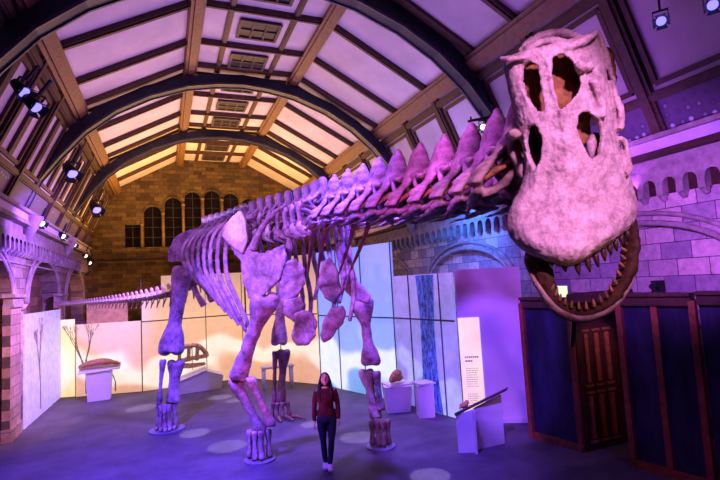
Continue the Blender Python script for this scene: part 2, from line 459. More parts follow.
mb.add([(x, YB, 0), (XR + .4, YB, 0), (XR + .4, YB, ZT), (x, YB, ZT)], [(0, 1, 2, 3)])
struct(mb.build('wall_back', M['backstone']))
for k, (c, a, sp, rd) in enumerate(wins):
    mb = MB(); mb.box((c - a - .05, YB + .3, zs - .05), (c + a + .05, YB + .34, sp + a + .05))
    w = struct(mb.build('window_%d' % (k + 1), M['glassdark']))
    mb = MB(); mb.box((c - .02, YB + .26, zs), (c + .02, YB + .3, sp + a)); z = zs + .5
    while z < sp + .3: mb.box((c - a, YB + .27, z - .015), (c + a, YB + .3, z + .015)); z += .5
    mb.build('window_bars', M['vent'], w)
    if k:
        cx_ = (c - a + wins[k - 1][0] + wins[k - 1][1]) / 2
        mb = MB(); mb.loft([(cx_, YB - .05, zs - .1), (cx_, YB - .05, min(sp, wins[k - 1][2]))], [.06, .06], n=8)
        mb.ell((cx_, YB - .05, min(sp, wins[k - 1][2])), (.1, .1, .08)); trim(mb, plain('shaft_stone', (.25, .16, .08), .8), True)
    if rd:
        mb = MB(); ap = arch_pts(c, a + .03, sp, a + .03, 12); mb.loft([(p[0], YB - .02, p[1]) for p in ap], [.035] * len(ap), V((0, 1, 0)), 6, sub=1)
        trim(mb, M['backstone'], True)
for (za, zb, d) in ((5.28, 5.46, .2), (4.72, 4.84, .22)):
    mb = MB(); mb.box((XL, YB - d, za), (XR, YB + .02, zb)); trim(mb, M['backstone'])
struct(MB().box((XL - .3, YN - .2, 0), (XR + .4, YN, 10.4)).build('wall_near', M['leftstone']))


# ================================================================== DISPLAYS
def wallpanel(mb, p, q, z0, z1, th=.06, mi=0):
    p = V((p[0], p[1], 0)); q = V((q[0], q[1], 0)); t = (q - p).normalized(); n = V((t.y, -t.x, 0)) # towards camera side
    return mb.poly([p + V((0, 0, z0)), q + V((0, 0, z0)), q + V((0, 0, z1)), p + V((0, 0, z1))], -n * th, mi)
def screen_mat(name, stops, glow, gz0, gcol, strength, nscale=1.5, tint=.25):
    """stops: colour by height; glow: a pale hill of light around height gz0"""
    def bld(nt):
        t = nt.nodes.new('ShaderNodeTexCoord'); sx = nt.nodes.new('ShaderNodeSeparateXYZ'); nt.links.new(t.outputs['Object'], sx.inputs[0])
        mr = nt.nodes.new('ShaderNodeMapRange'); mr.inputs[1].default_value = 0; mr.inputs[2].default_value = 4.3
        nt.links.new(sx.outputs[2], mr.inputs[0])
        c = ramp(nt, mr.outputs[0], stops)
        mp = nt.nodes.new('ShaderNodeMapping'); mp.inputs['Scale'].default_value = (1, 1, 1.4); nt.links.new(t.outputs['Object'], mp.inputs[0])
        n = noise_n(nt, mp.outputs[0], nscale * .55, .6, .3)
        # hill: 1 where z + noise is near gz0
        ad = nt.nodes.new('ShaderNodeMath'); ad.operation = 'MULTIPLY_ADD'; nt.links.new(n, ad.inputs[0]); ad.inputs[1].default_value = -2.2; nt.links.new(sx.outputs[2], ad.inputs[2])
        ds = nt.nodes.new('ShaderNodeMath'); ds.operation = 'ADD'; nt.links.new(ad.outputs[0], ds.inputs[0]); ds.inputs[1].default_value = 1.1 - gz0
        ab = nt.nodes.new('ShaderNodeMath'); ab.operation = 'ABSOLUTE'; nt.links.new(ds.outputs[0], ab.inputs[0])
        f = nt.nodes.new('ShaderNodeMapRange'); f.inputs[1].default_value = glow * 1.15; f.inputs[2].default_value = glow * .4; f.interpolation_type = 'SMOOTHSTEP'; nt.links.new(ab.outputs[0], f.inputs[0])
        c = mixc(nt, f.outputs[0], c, gcol)
        n2 = noise_n(nt, t.outputs['Object'], 5, 5, .7)
        return mixc(nt, tint, c, ramp(nt, n2, [(.35, (.45, .42, .45)), (.65, (1, 1, 1))]), 'MULTIPLY')
    return emit_mat(name, bld, strength)
M['warm'] = screen_mat('warm_mural', [(0, (.80, .42, .22)), (.28, (.86, .46, .24)), (.55, (.90, .52, .26)), (.9, (.55, .30, .20))], .55, .95, (1.0, .88, .68), .82)
M['cool'] = screen_mat('cool_mural', [(0, (.10, .35, .62)), (.22, (.22, .40, .85)), (.5, (.22, .34, .88)), (.95, (.16, .26, .80))], .62, .85, (.72, .80, 1.0), .95)
M['grey'] = screen_mat('grey_mural', [(0, (.34, .24, .62)), (.4, (.42, .34, .75)), (.9, (.30, .25, .6))], .2, 1.9, (.36, .36, .48), 1.1, 2.2, .85)
M['paleyel'] = emit_mat('yellow_lit_board', lambda nt: ramp(nt, noise_n(nt, coords(nt), .8), [(.3, (.85, .58, .20)), (.7, (1.0, .80, .42))]), .9)
M['frame'] = plain('screen_seam', (.10, .09, .13), .5)
M['ink'] = plain('mural_ink', (.30, .22, .17), .7)
M['inkblue'] = plain('mural_blue_ink', (.04, .05, .16), .7)
def seams(root, p, q, zs, us, name='seam'):
    p = V((p[0], p[1], 0)); q = V((q[0], q[1], 0)); t = (q - p).normalized(); n = V((t.y, -t.x, 0)) * .012
    mb = MB(); zt = max(zs)
    for z in zs[1:-1]: mb.beam(p + n + V((0, 0, z)), q + n + V((0, 0, z)), .03, .035)
    for u in us:
        a = p.lerp(q, u) + n; mb.beam(a + V((0, 0, zs[0])), a + V((0, 0, zt)), .025, .02, t)
    mb.build(name, M['frame'], root)
def flat_tree(root, base, t, n, h, mat, seed, spread=.5, depth=6):
    """branching silhouette printed on a panel"""
    rnd = random.Random(seed); mb = MB()
    def br(x, z, ang, L, w, k):
        x2 = x + math.sin(ang) * L; z2 = z + math.cos(ang) * L
        a = V(base) + t * x + V((0, 0, z)) + n * .012; c = V(base) + t * x2 + V((0, 0, z2)) + n * .012
        mb.beam(a, c, w, .004, n)
        if k == 0: return
        for i in range(2 if k > 1 else 3): br(x2, z2, ang + rnd.uniform(-spread, spread), L * rnd.uniform(.62, .85), w * .62, k - 1)
    br(0, 0, 0, h * .28, h * .035, depth)
    mb.build('printed_tree', mat, root)
# angled pale mural by the left wall
e = empty('mural_wall', (-3.2, 16.5, 0), 'bluish-white illustrated display panel standing along the left arcade', 'display panel')
mb = MB(); wallpanel(mb, (-3.29, 14.55), (-3.18, 18.4), .02, 2.85); mb.build('panel', M['grey'], e)
flat_tree(e, (-3.255, 16.0, .2), V((.02, 1, 0)).normalized(), V((1, -.02, 0)), 2.4, M['ink'], 3)
flat_tree(e, (-3.23, 17.4, .2), V((.02, 1, 0)).normalized(), V((1, -.02, 0)), 2.0, M['ink'], 5)
tag(MB_ := (lambda mb: wallpanel(mb, (-3.18, 18.42), (-2.78, 18.3), .02, 2.5).build('mural_wall', M['paleyel']))(MB()), 'narrow glowing yellow panel in the corner between the two left murals', 'display panel')
# low warm mural with trees
e = empty('mural_wall', (-1.8, 18.1, 0), 'low cream mural with bare tree silhouettes behind the left lectern', 'display panel')
mb = MB(); wallpanel(mb, (-2.72, 18.2), (-.78, 17.72), .02, 2.32); mb.build('panel', M['warm'], e)
t_ = V((1.94, -.48, 0)).normalized(); n_ = V((t_.y, -t_.x, 0))
flat_tree(e, (-2.4, 18.12, .1), t_, n_, 2.2, M['ink'], 11, .32)
flat_tree(e, (-1.55, 17.91, .1), t_, n_, 1.1, M['ink'], 8, .6, 4)
tag(MB().box((-2.55, 19.3, .02), (-1.25, 19.36, 2.98)).build('mural_wall', plain('tan_board', (.55, .36, .2))), 'plain tan board rising behind the low tree mural', 'display panel')
# tall back screen
e = empty('projection_screen', (1, 17.75, 0), 'tall warm cream projection screen behind the hind legs', 'screen')
mb = MB(); wallpanel(mb, (-.74, 17.7), (-.12, 17.72), .02, 3.05); wallpanel(mb, (-.12, 17.72), (2.66, 17.84), .02, 3.78); mb.build('screen', M['warm'], e)
seams(e, (-.74, 17.7), (2.66, 17.84), [.02, 2.28, 3.7], [.0, .6, .97])
e = empty('projection_screen', (3.6, 16.4, 0), 'angled cream projection screen behind the forelegs, left of the blue one', 'screen')
mb = MB(); wallpanel(mb, (2.70, 17.74), (4.53, 15.06), .02, 4.2); mb.build('screen', M['warm'], e)
seams(e, (2.70, 17.74), (4.53, 15.06), [.02, 2.25, 4.2], [.5])
e = empty('projection_screen', (5.1, 13, 0), 'tall blue projection screen with a white mound of light', 'screen')
mb = MB(); wallpanel(mb, (4.56, 15.0), (5.62, 11.6), .02, 4.22); mb.build('screen', M['cool'], e)
seams(e, (4.56, 15.0), (5.62, 11.6), [.02, 2.2, 4.22], [0, .3, .63, .995])
e = empty('mural_wall', (5.9, 10.5, 0), 'blue mural panel printed with a dark tree trunk', 'display panel')
mb = MB(); wallpanel(mb, (5.62, 11.6), (6.06, 9.4), .02, 3.3); mb.build('panel', screen_mat('violet_mural', [(0, (.22, .22, .75)), (.4, (.30, .28, .82)), (.9, (.36, .26, .78))], .3, .6, (.45, .5, .95), .75, 2, .5), e)
seams(e, (5.62, 11.6), (6.06, 9.4), [.02, 2.2, 3.3], [.3, .8])
mt, nt, b = new_mat('printed_bark'); v_ = coords(nt, 'Object', (1, 6, 2.2)); nn = noise_n(nt, v_, 2.2, 6, .8)
nt.links.new(ramp(nt, nn, [(.4, (.02, .03, .16)), (.6, (.16, .22, .70))]), b.inputs['Base Color']); nt.links.new(ramp(nt, nn, [(.4, (.01, .02, .12)), (.6, (.10, .16, .60))]), b.inputs['Emission Color']); b.inputs['Emission Strength'].default_value = .5
mb = MB(); p = V((5.62, 11.6, 0)).lerp(V((6.06, 9.4, 0)), .42); q = V((5.62, 11.6, 0)).lerp(V((6.06, 9.4, 0)), .74); t2 = (q - p).normalized(); n2 = V((t2.y, -t2.x, 0))
tr = [(0, .03), (1, .03), (.86, 1.0), (.84, 2.0), (.96, 3.28), (.05, 3.28), (.16, 2.2), (.12, 1.0)]
mb.poly([p.lerp(q, a) + n2 * .012 + V((0, 0, z)) for a, z in tr], -n2 * .008); mb.build('printed_trunk', mt, e)
# text pillar: two faces meeting at an edge
P0, P1, P2 = V((6.12, 9.15, 0)), V((6.33, 8.75, 0)), V((7.42, 8.75, 0))
A, B, C = V((6.02, 9.22, 0)), V((6.42, 8.98, 0)), V((7.24, 8.50, 0))
e = empty('display_pillar', (6.6, 9.2, 0), 'tall violet-lit display pillar with a cream text panel, right of the murals', 'display pillar')
mb = MB(); top = V((0, 0, 3.35)); Bk = V((7.6, 9.6, 0)); mb.poly([A, B, C, Bk], top)
M['pillar'] = plain('pillar_board', (.62, .55, .62), .6, .06, 1)
mb.build('column', M['pillar'], e)
t1 = (B - A).normalized(); n1 = V((t1.y, -t1.x, 0))
mb = MB(); mb.poly([A + n1 * .012 + V((0, 0, .05)), B + n1 * .012 + V((0, 0, .05)), B + n1 * .012 + V((0, 0, 2.28)), A + n1 * .012 + V((0, 0, 2.28))], -n1 * .01)
tp = mb.build('text_panel', emit_mat('lit_text_board', lambda nt: ramp(nt, noise_n(nt, coords(nt), 1.2), [(.3, (.85, .56, .36)), (.7, (1, .78, .50))]), .8), e)
mb = MB(); rnd = random.Random(4); z = 1.42; W = (B - A).length
for row, (h, mx) in enumerate([(.045, .62), (.045, .38)] + [(.014, .55)] * 9 + [(.014, .5)] * 6):
    u = .22
    while u < .22 + mx * .9:
        L = rnd.uniform(.05, .12); u2 = min(u + L, .22 + mx)
        mb.beam(A.lerp(B, u) + n1 * .015 + V((0, 0, z)), A.lerp(B, u2) + n1 * .015 + V((0, 0, z)), .004, h * .7); u = u2 + .025
    z -= .085 if row < 1 else (.16 if row == 1 else .048)
    if row == 10: z -= .12
mb.build('printed_lines', M['ink'], tp)
mb = MB(); mb.poly([A + V((0, 0, 0)) - n1 * -.03, B + n1 * .03, C + V((0, -.03, 0)), C], V((0, 0, .1))); mb.build('plinth', M['pillar'], e)

# foreground lectern
e = empty('lectern', (5.35, 7.7, 0), 'white folded-board lectern with sloping grey reading top, in front of the display pillar', 'lectern')
a, b2, c2 = V((4.93, 7.85, 0)), V((5.12, 7.36, 0)), V((5.86, 7.62, 0))
mb = MB()
def board(mb, p, q, z0, za, zb, th=.04):
    t = (q - p).normalized(); n = V((t.y, -t.x, 0)); mb.poly([p + V((0, 0, z0)), q + V((0, 0, z0)), q + V((0, 0, zb)), p + V((0, 0, za))], -n * th)
board(mb, V((4.9, 7.78, 0)), V((5.2, 7.62, 0)), 0, .66, .77); mb.build('front_board', M['white'], e)
mb = MB(); board(mb, V((5.16, 7.55, 0)), V((5.26, 7.85, 0)), 0, .76, .68); mb.build('rib_board', M['white'], e)
mb = MB(); board(mb, V((5.28, 7.74, 0)), V((5.92, 7.76, 0)), .0, .74, .90); mb.build('side_board', M['white'], e)
mb = MB(); mb.poly([V((4.84, 7.74, .70)), V((5.94, 7.56, 1.06)), V((6.19, 7.93, .91)), V((5.09, 8.11, .55))], V((0, 0, .022))); mb.build('reading_top', plain('lectern_top', (.20, .14, .15), .5), e)
mb = MB(); mb.ell((5.12, 7.84, .80), (.1, .06, .05)); mb.ell((5.2, 7.86, .84), (.05, .04, .05)); mb.loft([(5.0, 7.82, .76), (5.12, 7.84, .82), (5.24, 7.9, .86)], [.015, .03, .012], n=8)
tag(link('bone_cast', organic(mb, .015, M['brownslab'])), 'small tan tactile bone model on the foreground lectern', 'model')

# two white plinths beside the blue screen
def tapered(e, name, x, y, w, d, h, tw, mat, rot=0):
    mb = MB(); R = Matrix.Rotation(rot, 3, 'Z')
    lo = [R @ V((a * w / 2, b * d / 2, 0)) + V((x, y, 0)) for a, b in ((-1, -1), (1, -1), (1, 1), (-1, 1))]
    hi = [R @ V((a * w * tw / 2, b * d * tw / 2, h)) + V((x, y, 0)) for a, b in ((-1, -1), (1, -1), (1, 1), (-1, 1))]
    mb.add(lo + hi, [(3, 2, 1, 0), (4, 5, 6, 7), (0, 1, 5, 4), (1, 2, 6, 5), (2, 3, 7, 6), (3, 0, 4, 7)])
    return mb.build(name, mat, e)
e = empty('plinth', (5.3, 11.0, 0), 'white tapered plinth before the blue screen, carrying a tan bone cast', 'plinth')
tapered(e, 'base', 5.27, 11.0, .55, .5, .62, 1.22, M['white'], -.3)
mb = MB(); mb.box((4.98, 10.72, .62), (5.6, 11.28, .66)); mb.build('top', M['white'], e)
mb = MB(); mb.loft([(5.03, 10.8, .74), (5.12, 10.85, .80), (5.28, 10.95, .88), (5.4, 11.05, .90)], [.05, .1, .12, .06], n=10); mb.ell((5.25, 10.95, .78), (.2, .12, .08))
tag(link('bone_cast', organic(mb, .02, M['brownslab'], 2, .01, 12)), 'tan bone cast resting on the tapered plinth by the blue screen', 'model')
e = empty('plinth', (5.72, 10.4, 0), 'narrow plain white plinth in front of the tree-trunk mural', 'plinth')
tapered(e, 'base', 5.6, 10.2, .36, .4, .74, 1.05, M['white'], -.3)
mb = MB(); mb.box((5.4, 9.98, .745), (5.8, 10.42, .775)); mb.build('top', M['white'], e)

# left lectern with brown cast slabs
e = empty('lectern', (-1.95, 17.3, 0), 'pale lectern with a flared base in front of the low tree mural', 'lectern')
tapered(e, 'base', -1.95, 17.35, .62, .4, .85, 1.15, M['white'])
mb = MB(); mb.poly([V((-2.5, 17.05, .86)), V((-1.35, 17.05, .92)), V((-1.35, 17.65, 1.02)), V((-2.5, 17.65, 1.02))], V((0, 0, .03))); mb.build('top', M['white'], e)
mb = MB(); mb.loft([(-2.5, 17.3, 1.06), (-2.1, 17.3, 1.15), (-1.7, 17.3, 1.14), (-1.35, 17.3, 1.05)], [(.16, .05), (.2, .1), (.2, .09), (.1, .03)], V((0, 1, 0)), 10)
tag(link('fossil_cast', organic(mb, .03, M['brownslab'], 2, .02, 8)), 'orange-brown fossil cast lying on the left lectern', 'model')
# open display case with long dinosaur skull model
e = empty('skull_stand', (.95, 16.9, 0), 'low white wedge plinth under the small skull model, behind the right hind leg', 'plinth')
mb = MB(); mb.poly([V((.1, 16.4, 0)), V((1.65, 16.6, 0)), V((1.72, 16.6, .42)), V((1.2, 16.5, .62)), V((.1, 16.4, .30))], V((0, .7, 0))); mb.build('base', M['white'], e)
mb = MB(); mb.poly([V((.1, 16.36, .31)), V((1.2, 16.46, .64)), V((1.2, 17.2, .66)), V((.1, 17.1, .33))], V((0, 0, .03))); mb.build('top', M['white'], e)
s0 = V((.78, 16.8, 1.06))
mb = MB()
for s in (-1, 1):
    mb.loft([s0 + V((-.42, s * .12, .28)), s0 + V((-.1, s * .14, .40)), s0 + V((.22, s * .12, .34)), s0 + V((.44, s * .04, .08))], [.08, .06, .07, .08], n=8)
    mb.loft([s0 + V((-.45, s * .12, -.1)), s0 + V((0, s * .13, -.02)), s0 + V((.46, s * .04, .0))], [.06, .055, .06], n=8)
    mb.loft([s0 + V((-.45, s * .14, -.18)), s0 + V((-.1, s * .13, -.26)), s0 + V((.4, s * .04, -.24))], [.08, .07, .05], n=8)
    for dx in (-.4, -.12, .14): mb.loft([s0 + V((dx, s * .13, -.1)), s0 + V((dx + .03, s * .13, .36))], [.055, .055], n=8)
mb.loft([s0 + V((.44, 0, .1)), s0 + V((.47, 0, -.02))], [.07, .06], n=8); mb.loft([s0 + V((-.42, 0, .3)), s0 + V((.2, 0, .37))], [(.12, .03)] * 2, V((0, 1, 0)), 8)
mb.loft([s0 + V((0, 0, .3)), s0 + V((0, 0, -.40))], [.02, .02], n=6)
tag(link('model_skull', organic(mb, .022, plain('model_tan', (.62, .42, .25), .6, .3, 12), 2)), 'small brown model skull with open jaws on the wedge plinth', 'model')
# side table in the far corner
e = empty('display_table', (3.5, 15.9, 0), 'pale four-legged display table before the angled cream screen', 'table')
mb = MB(); mb.box((2.75, 15.2, .66), (3.75, 15.6, .71)); mb.build('table_top', M['white'], e)
for xx in (2.81, 3.69):
    for yy in (15.25, 15.55):
        mb = MB(); mb.loft([(xx, yy, 0), (xx, yy, .66)], [.03, .04], n=8); mb.build('leg', M['white'], e, True)
mb = MB(); mb.loft([(3.45, 15.4, .71), (3.45, 15.4, .8), (3.45, 15.4, 1.02)], [.14, .1, .02], n=10); mb.ell((3.45, 15.4, 1.04), (.04, .04, .05))
tag(mb.build('cone_model', M['brownslab'], None, True), 'little brown cone-shaped model on the pale display table', 'model')

# ================================================================== PARTITIONS ON THE RIGHT
def L(y): return 6.60 + (7.7 - y) * .19
def partition(y0, y1, ztop, mulls, label, posts=(1, 1)):
    p = V((L(y0), y0, 0)); q = V((L(y1), y1, 0)); t = (q - p).normalized(); n = V((t.y, -t.x, 0))
    if n.x > 0: n = -n
    e = empty('partition_screen', p.lerp(q, .5), label, 'partition')
    mb = MB(); mb.poly([p + V((0, 0, .05)), q + V((0, 0, .05)), q + V((0, 0, ztop)), p + V((0, 0, ztop))], -n * .06); mb.build('panel', M['bluepanel'], e)
    mb = MB(); mb.beam(p + n * .02 + V((0, 0, .06)), q + n * .02 + V((0, 0, .06)), .08, .12); mb.build('bottom_rail', M['framewood'], e)
    mb = MB(); mb.beam(p + V((0, 0, ztop)), q + V((0, 0, ztop)), .14, .16); mb.beam(p + V((0, 0, ztop + .09)), q + V((0, 0, ztop + .09)), .22, .05); mb.build('top_rail', M['darkwood'], e)
    for u in mulls:
        w = .085 if u in (0, 1) else .035
        a = p.lerp(q, u) + n * .03; mb = MB(); mb.beam(a, a + V((0, 0, ztop)), w, .09, t); mb.build('post', M['framewood'], e)
partition(7.74, 6.72, 2.6, (0, 1), 'dark blue-black partition screen left of the carved door, single pane')
partition(5.82, 4.75, 2.66, (0, .5, 1), 'dark blue-black partition screen right of the carved door, split by one slim mullion')
partition(4.68, 3.0, 2.68, (.5, 1), 'dark partition screen nearest the camera, at the right edge')
# door set back in the gap
dr = empty('door_1', (7.2, 6.68, 0)); struct(dr)
mb = MB(); mb.box((6.80, 6.66, 0), (7.98, 6.72, 2.62)); mb.build('door_leaf', M['darkwood'], dr)
mb = MB()
for (xa, xb, za, zb) in ((6.92, 7.1, .15, 1.0), (7.16, 7.36, .15, 1.0), (7.42, 7.62, .15, 1.0), (6.92, 7.1, 1.12, 2.1), (7.16, 7.36, 1.12, 2.1), (7.42, 7.62, 1.12, 2.1)):
    for p_, q_ in (((xa, za), (xb, za)), ((xb, za), (xb, zb)), ((xb, zb), (xa, zb)), ((xa, zb), (xa, za))): mb.beam((p_[0], 6.64, p_[1]), (q_[0], 6.64, q_[1]), .03, .04)
    mb.box((xa + .05, 6.63, za + .06), (xb - .05, 6.66, zb - .06))
mb.build('door_moulding', wood('carved_wood', (.34, .13, .06), 5), dr)
mb = MB(); mb.ell((7.72, 6.62, 1.05), (.03, .03, .03)); mb.build('door_handle', M['vent'], dr, True)
mb = MB(); ap = arch_pts(7.3, .46, 2.0, .5, 12)
for p_, q_ in zip(ap, ap[1:]): mb.add([(p_[0], 6.60, p_[1]), (q_[0], 6.60, q_[1]), (q_[0], 6.60, 2.62), (p_[0], 6.60, 2.62)], [(0, 1, 2, 3)])
trim(mb, M['darkwood'])
trim(MB().box((6.78, 6.6, 2.6), (8.27, 6.75, 2.78)), M['darkwood'])
trim(MB().beam(V((L(6.72), 6.72, 2.68)), V((L(5.82), 5.82, 2.74)), .14, .16), M['darkwood'])
# green exit sign on the wall
ep = at_y(570, 292, 7.9)
XS = XR - .1
ep = V((6.78, 6.93, 2.82))
e = empty('exit_sign', ep, 'small lit green exit sign on the partition, seen through the open jaws', 'sign')
mb = MB(); mb.box((ep.x - .04, ep.y - .16, ep.z - .1), (ep.x + .04, ep.y + .16, ep.z + .1)); mb.build('sign_box', emit_mat('sign_face', lambda nt: (.75, .8, .35), 1.1), e)
mb = MB(); X = ep.x - .06
def gbox(y0, z0, y1, z1): mb.box((X, ep.y + y0, ep.z + z0), (X + .02, ep.y + y1, ep.z + z1))
gbox(-.03, -.09, .15, .09); mb.build('green_field', emit_mat('sign_green', lambda nt: (.04, .35, .08), .8), e)
mb = MB(); X = ep.x - .075
mb.ell((X, ep.y + .05, ep.z + .06), (.01, .022, .022), n=8); mb.beam((X, ep.y + .09, ep.z + .04), (X, ep.y + .11, ep.z - .02), .01, .03, V((0, 1, 0)))
mb.beam((X, ep.y + .11, ep.z - .02), (X, ep.y + .07, ep.z - .08), .01, .02, V((0, 1, 0))); mb.beam((X, ep.y + .11, ep.z - .02), (X, ep.y + .16, ep.z - .07), .01, .02, V((0, 1, 0)))
mb.build('running_figure', M['white'], e)
v = at(658, 286, 1) - CAM; ep = CAM + v * ((XR - .05) / v.x)
mb = MB(); mb.box((XR - .12, ep.y - .08, ep.z - .1), (XR + .02, ep.y + .08, ep.z + .1)); mb.loft([(XR - .1, ep.y, ep.z + .02), (XR - .28, ep.y - .05, ep.z + .0)], [.05, .05], n=10); mb.loft([(XR - .1, ep.y, ep.z - .07), (XR - .24, ep.y - .08, ep.z - .09)], [.04, .04], n=10)
tag(mb.build('wall_camera', M['dark']), 'small black device fixed low on the stone wall above the right partition', 'projector')

# ================================================================== STAGE LAMPS ON THE RIBS
def lamp(loc, aim, label, s=1.0, grp='stage lamps clamped along the iron ribs', lens='lens'):
    loc = V(loc); aim = V(aim).normalized(); e = empty('stage_lamp', loc, label, 'lamp', grp)
    q = aim.to_track_quat('-Z', 'Y').to_matrix()
    def P(x, y, z): return loc + q @ V((x * s, y * s, z * s))
    sd = q @ V((1, 0, 0))
    mb = MB(); mb.loft([P(0, 0, .22), P(0, 0, .18), P(0, 0, .05), P(0, 0, -.14)], [.05 * s, .10 * s, .12 * s, .14 * s], sd, 14, sub=1); mb.build('housing', M['dark'], e, True)
    mb = MB(); mb.ell(P(0, 0, -.145), (.115 * s, .115 * s, .03 * s), q, 14); mb.build('lens', M[lens], e, True)
    mb = MB()
    for a in (-1, 1): mb.beam(P(a * .16, 0, 0), P(a * .16, .22, .0), .02 * s, .04 * s)
    mb.beam(P(-.17, .22, 0), P(.17, .22, 0), .02 * s, .04 * s); mb.beam(P(0, .22, 0), P(0, .62, 0), .05 * s, .05 * s); mb.build('yoke', M['dark'], e)
    mb = MB()
    for a, bx in ((-1, 0), (1, 0), (0, -1), (0, 1)):
        mb.poly([P(a * .1 - bx * .09, bx * .1 - a * .09, -.14), P(a * .1 + bx * .09, bx * .1 + a * .09, -.14), P(a * .17 + bx * .12, bx * .17 + a * .12, -.26), P(a * .17 - bx * .12, bx * .17 - a * .12, -.26)], (q @ V((a, bx, 0))) * .008 * s)
    mb.build('barn_door', M['dark'], e)
lamp(at_y(20, 88, 9.1), (.55, -.35, -.7), 'upper of the two stage lamps on the nearest rib at the far left', .8)
lamp(at_y(32, 103, 9.0), (.55, -.35, -.7), 'lower of the two stage lamps on the nearest rib at the far left', .8)
lamp(at_y(70, 170, 14.5), (.4, -.5, -.7), 'stage lamp with violet lens halfway down the second rib on the left', 1.15)
lamp(at_y(95, 207, 20.0), (.4, -.6, -.7), 'stage lamp with violet lens on the third rib, near the back wall', 1.3)
def on_slope(px, py, gap):
    a = at(px, py, 1) - CAM; p0 = PW[4]; t = (PW[5] - PW[4]).normalized(); n = V((t.z, 0, -t.x))
    k = (p0 - CAM).dot(n) / a.dot(n); q = CAM + a * k; return q + (CAM - q).normalized() * gap
lamp(on_slope(661, 20, .45), (-.75, -.5, -.6), 'bright stage lamp hanging against the ceiling panel at top right', .62)
lamp(on_slope(712, 4, .45), (-.75, -.5, -.6), 'stage lamp in the top right corner of the frame', .62)
mb = MB(); mb.loft([(7.4, 9.12, 6.98), (6.5, 8.92, 6.72)], [.03, .03], n=8); tag(mb.build('lamp_bar', M['dark'], None, True), 'black bar reaching from the iron rib above the neck, carrying three lamps', 'bar')
for k, (px, py) in enumerate(((474, 133), (484, 126), (494, 120))):
    lamp(at_y(px, py, 8.9), (-.6, -.5, -.5), ['leftmost', 'middle', 'rightmost'][k] + ' of three black stage lamps clustered above the neck', .62, 'three lamps clustered above the neck', 'lens2')
for k, (px, py, y) in enumerate(((28, 222, 15.5), (58, 235, 18.5), (70, 244, 20.6), (83, 255, 24.2), (90, 262, 25.45))):
    p = at_y(px, py, y); p.x = XL + (.3 if k < 3 else .2)
    lamp(p, (.6, -.5, -.5), ['nearest', 'second', 'third', 'fourth', 'farthest'][k] + ' of the small floodlights along the left cornice', .7, 'small floodlights on the left cornice', 'lens2')

# ================================================================== TITANOSAUR SKELETON
dino = empty('dinosaur_skeleton', (1.8, 10.5, 0), 'huge mounted long-necked dinosaur skeleton filling the hall, its head turned down to the camera', 'skeleton')
B_ = M['bone']
def bonepart(name, mb, voxel=.03, mat=None, amp=.012, ns=6, smooth=3, parent=None):
    return link(name, organic(mb, voxel, mat or B_, smooth, amp, ns), (), parent or dino)
# --- spine guide: px, py, depth -> world
sp = [(206, 243, 12.1), (225, 240, 11.35), (262, 231, 10.0), (300, 225, 8.9), (322, 219, 8.1), (345, 214, 7.2), (372, 210, 6.3), (400, 204, 5.5), (430, 201, 4.8), (460, 195, 4.2), (490, 189, 3.6), (518, 180, 3.0), (534, 172, 2.68)]
SP = [at(*p) for p in sp]
def catmull(P, n=8):
    Q = [P[0] * 2 - P[1]] + P + [P[-1] * 2 - P[-2]]; out = []
    for i in range(1, len(Q) - 2):
        for j in range(n):
            t = j / n; a, b, c, d = Q[i - 1:i + 3]
            out.append(.5 * ((2 * b) + (c - a) * t + (2 * a - 5 * b + 4 * c - d) * t * t + (3 * b - a - 3 * c + d) * t ** 3))
    out.append(P[-1]); return out
def walk(P, steps):
    """points at given arc lengths"""
    C = catmull(P, 10); out = []; s = 0; k = 0; acc = 0
    for st in steps:
        while k < len(C) - 2 and acc + (C[k + 1] - C[k]).length < st: acc += (C[k + 1] - C[k]).length; k += 1
        d = (C[k + 1] - C[k]); out.append((C[k] + d.normalized() * (st - acc), d.normalized()))
    return out
def frame(p, t, s=(1, 1, 1)):
    t = t.normalized(); sd = t.cross(V((0, 0, 1))).normalized(); u = sd.cross(t)
    mt = Matrix((sd, t, u)).transposed().to_4x4(); mt.translation = p
    return mt @ Matrix.Diagonal((s[0], s[1], s[2], 1))
def place(me, name, mtx, parent=dino):
    o = bpy.data.objects.new(name, me); COL.objects.link(o); o.parent = parent
    o.matrix_parent_inverse = parent.matrix_basis.inverted(); o.matrix_basis = mtx; return o
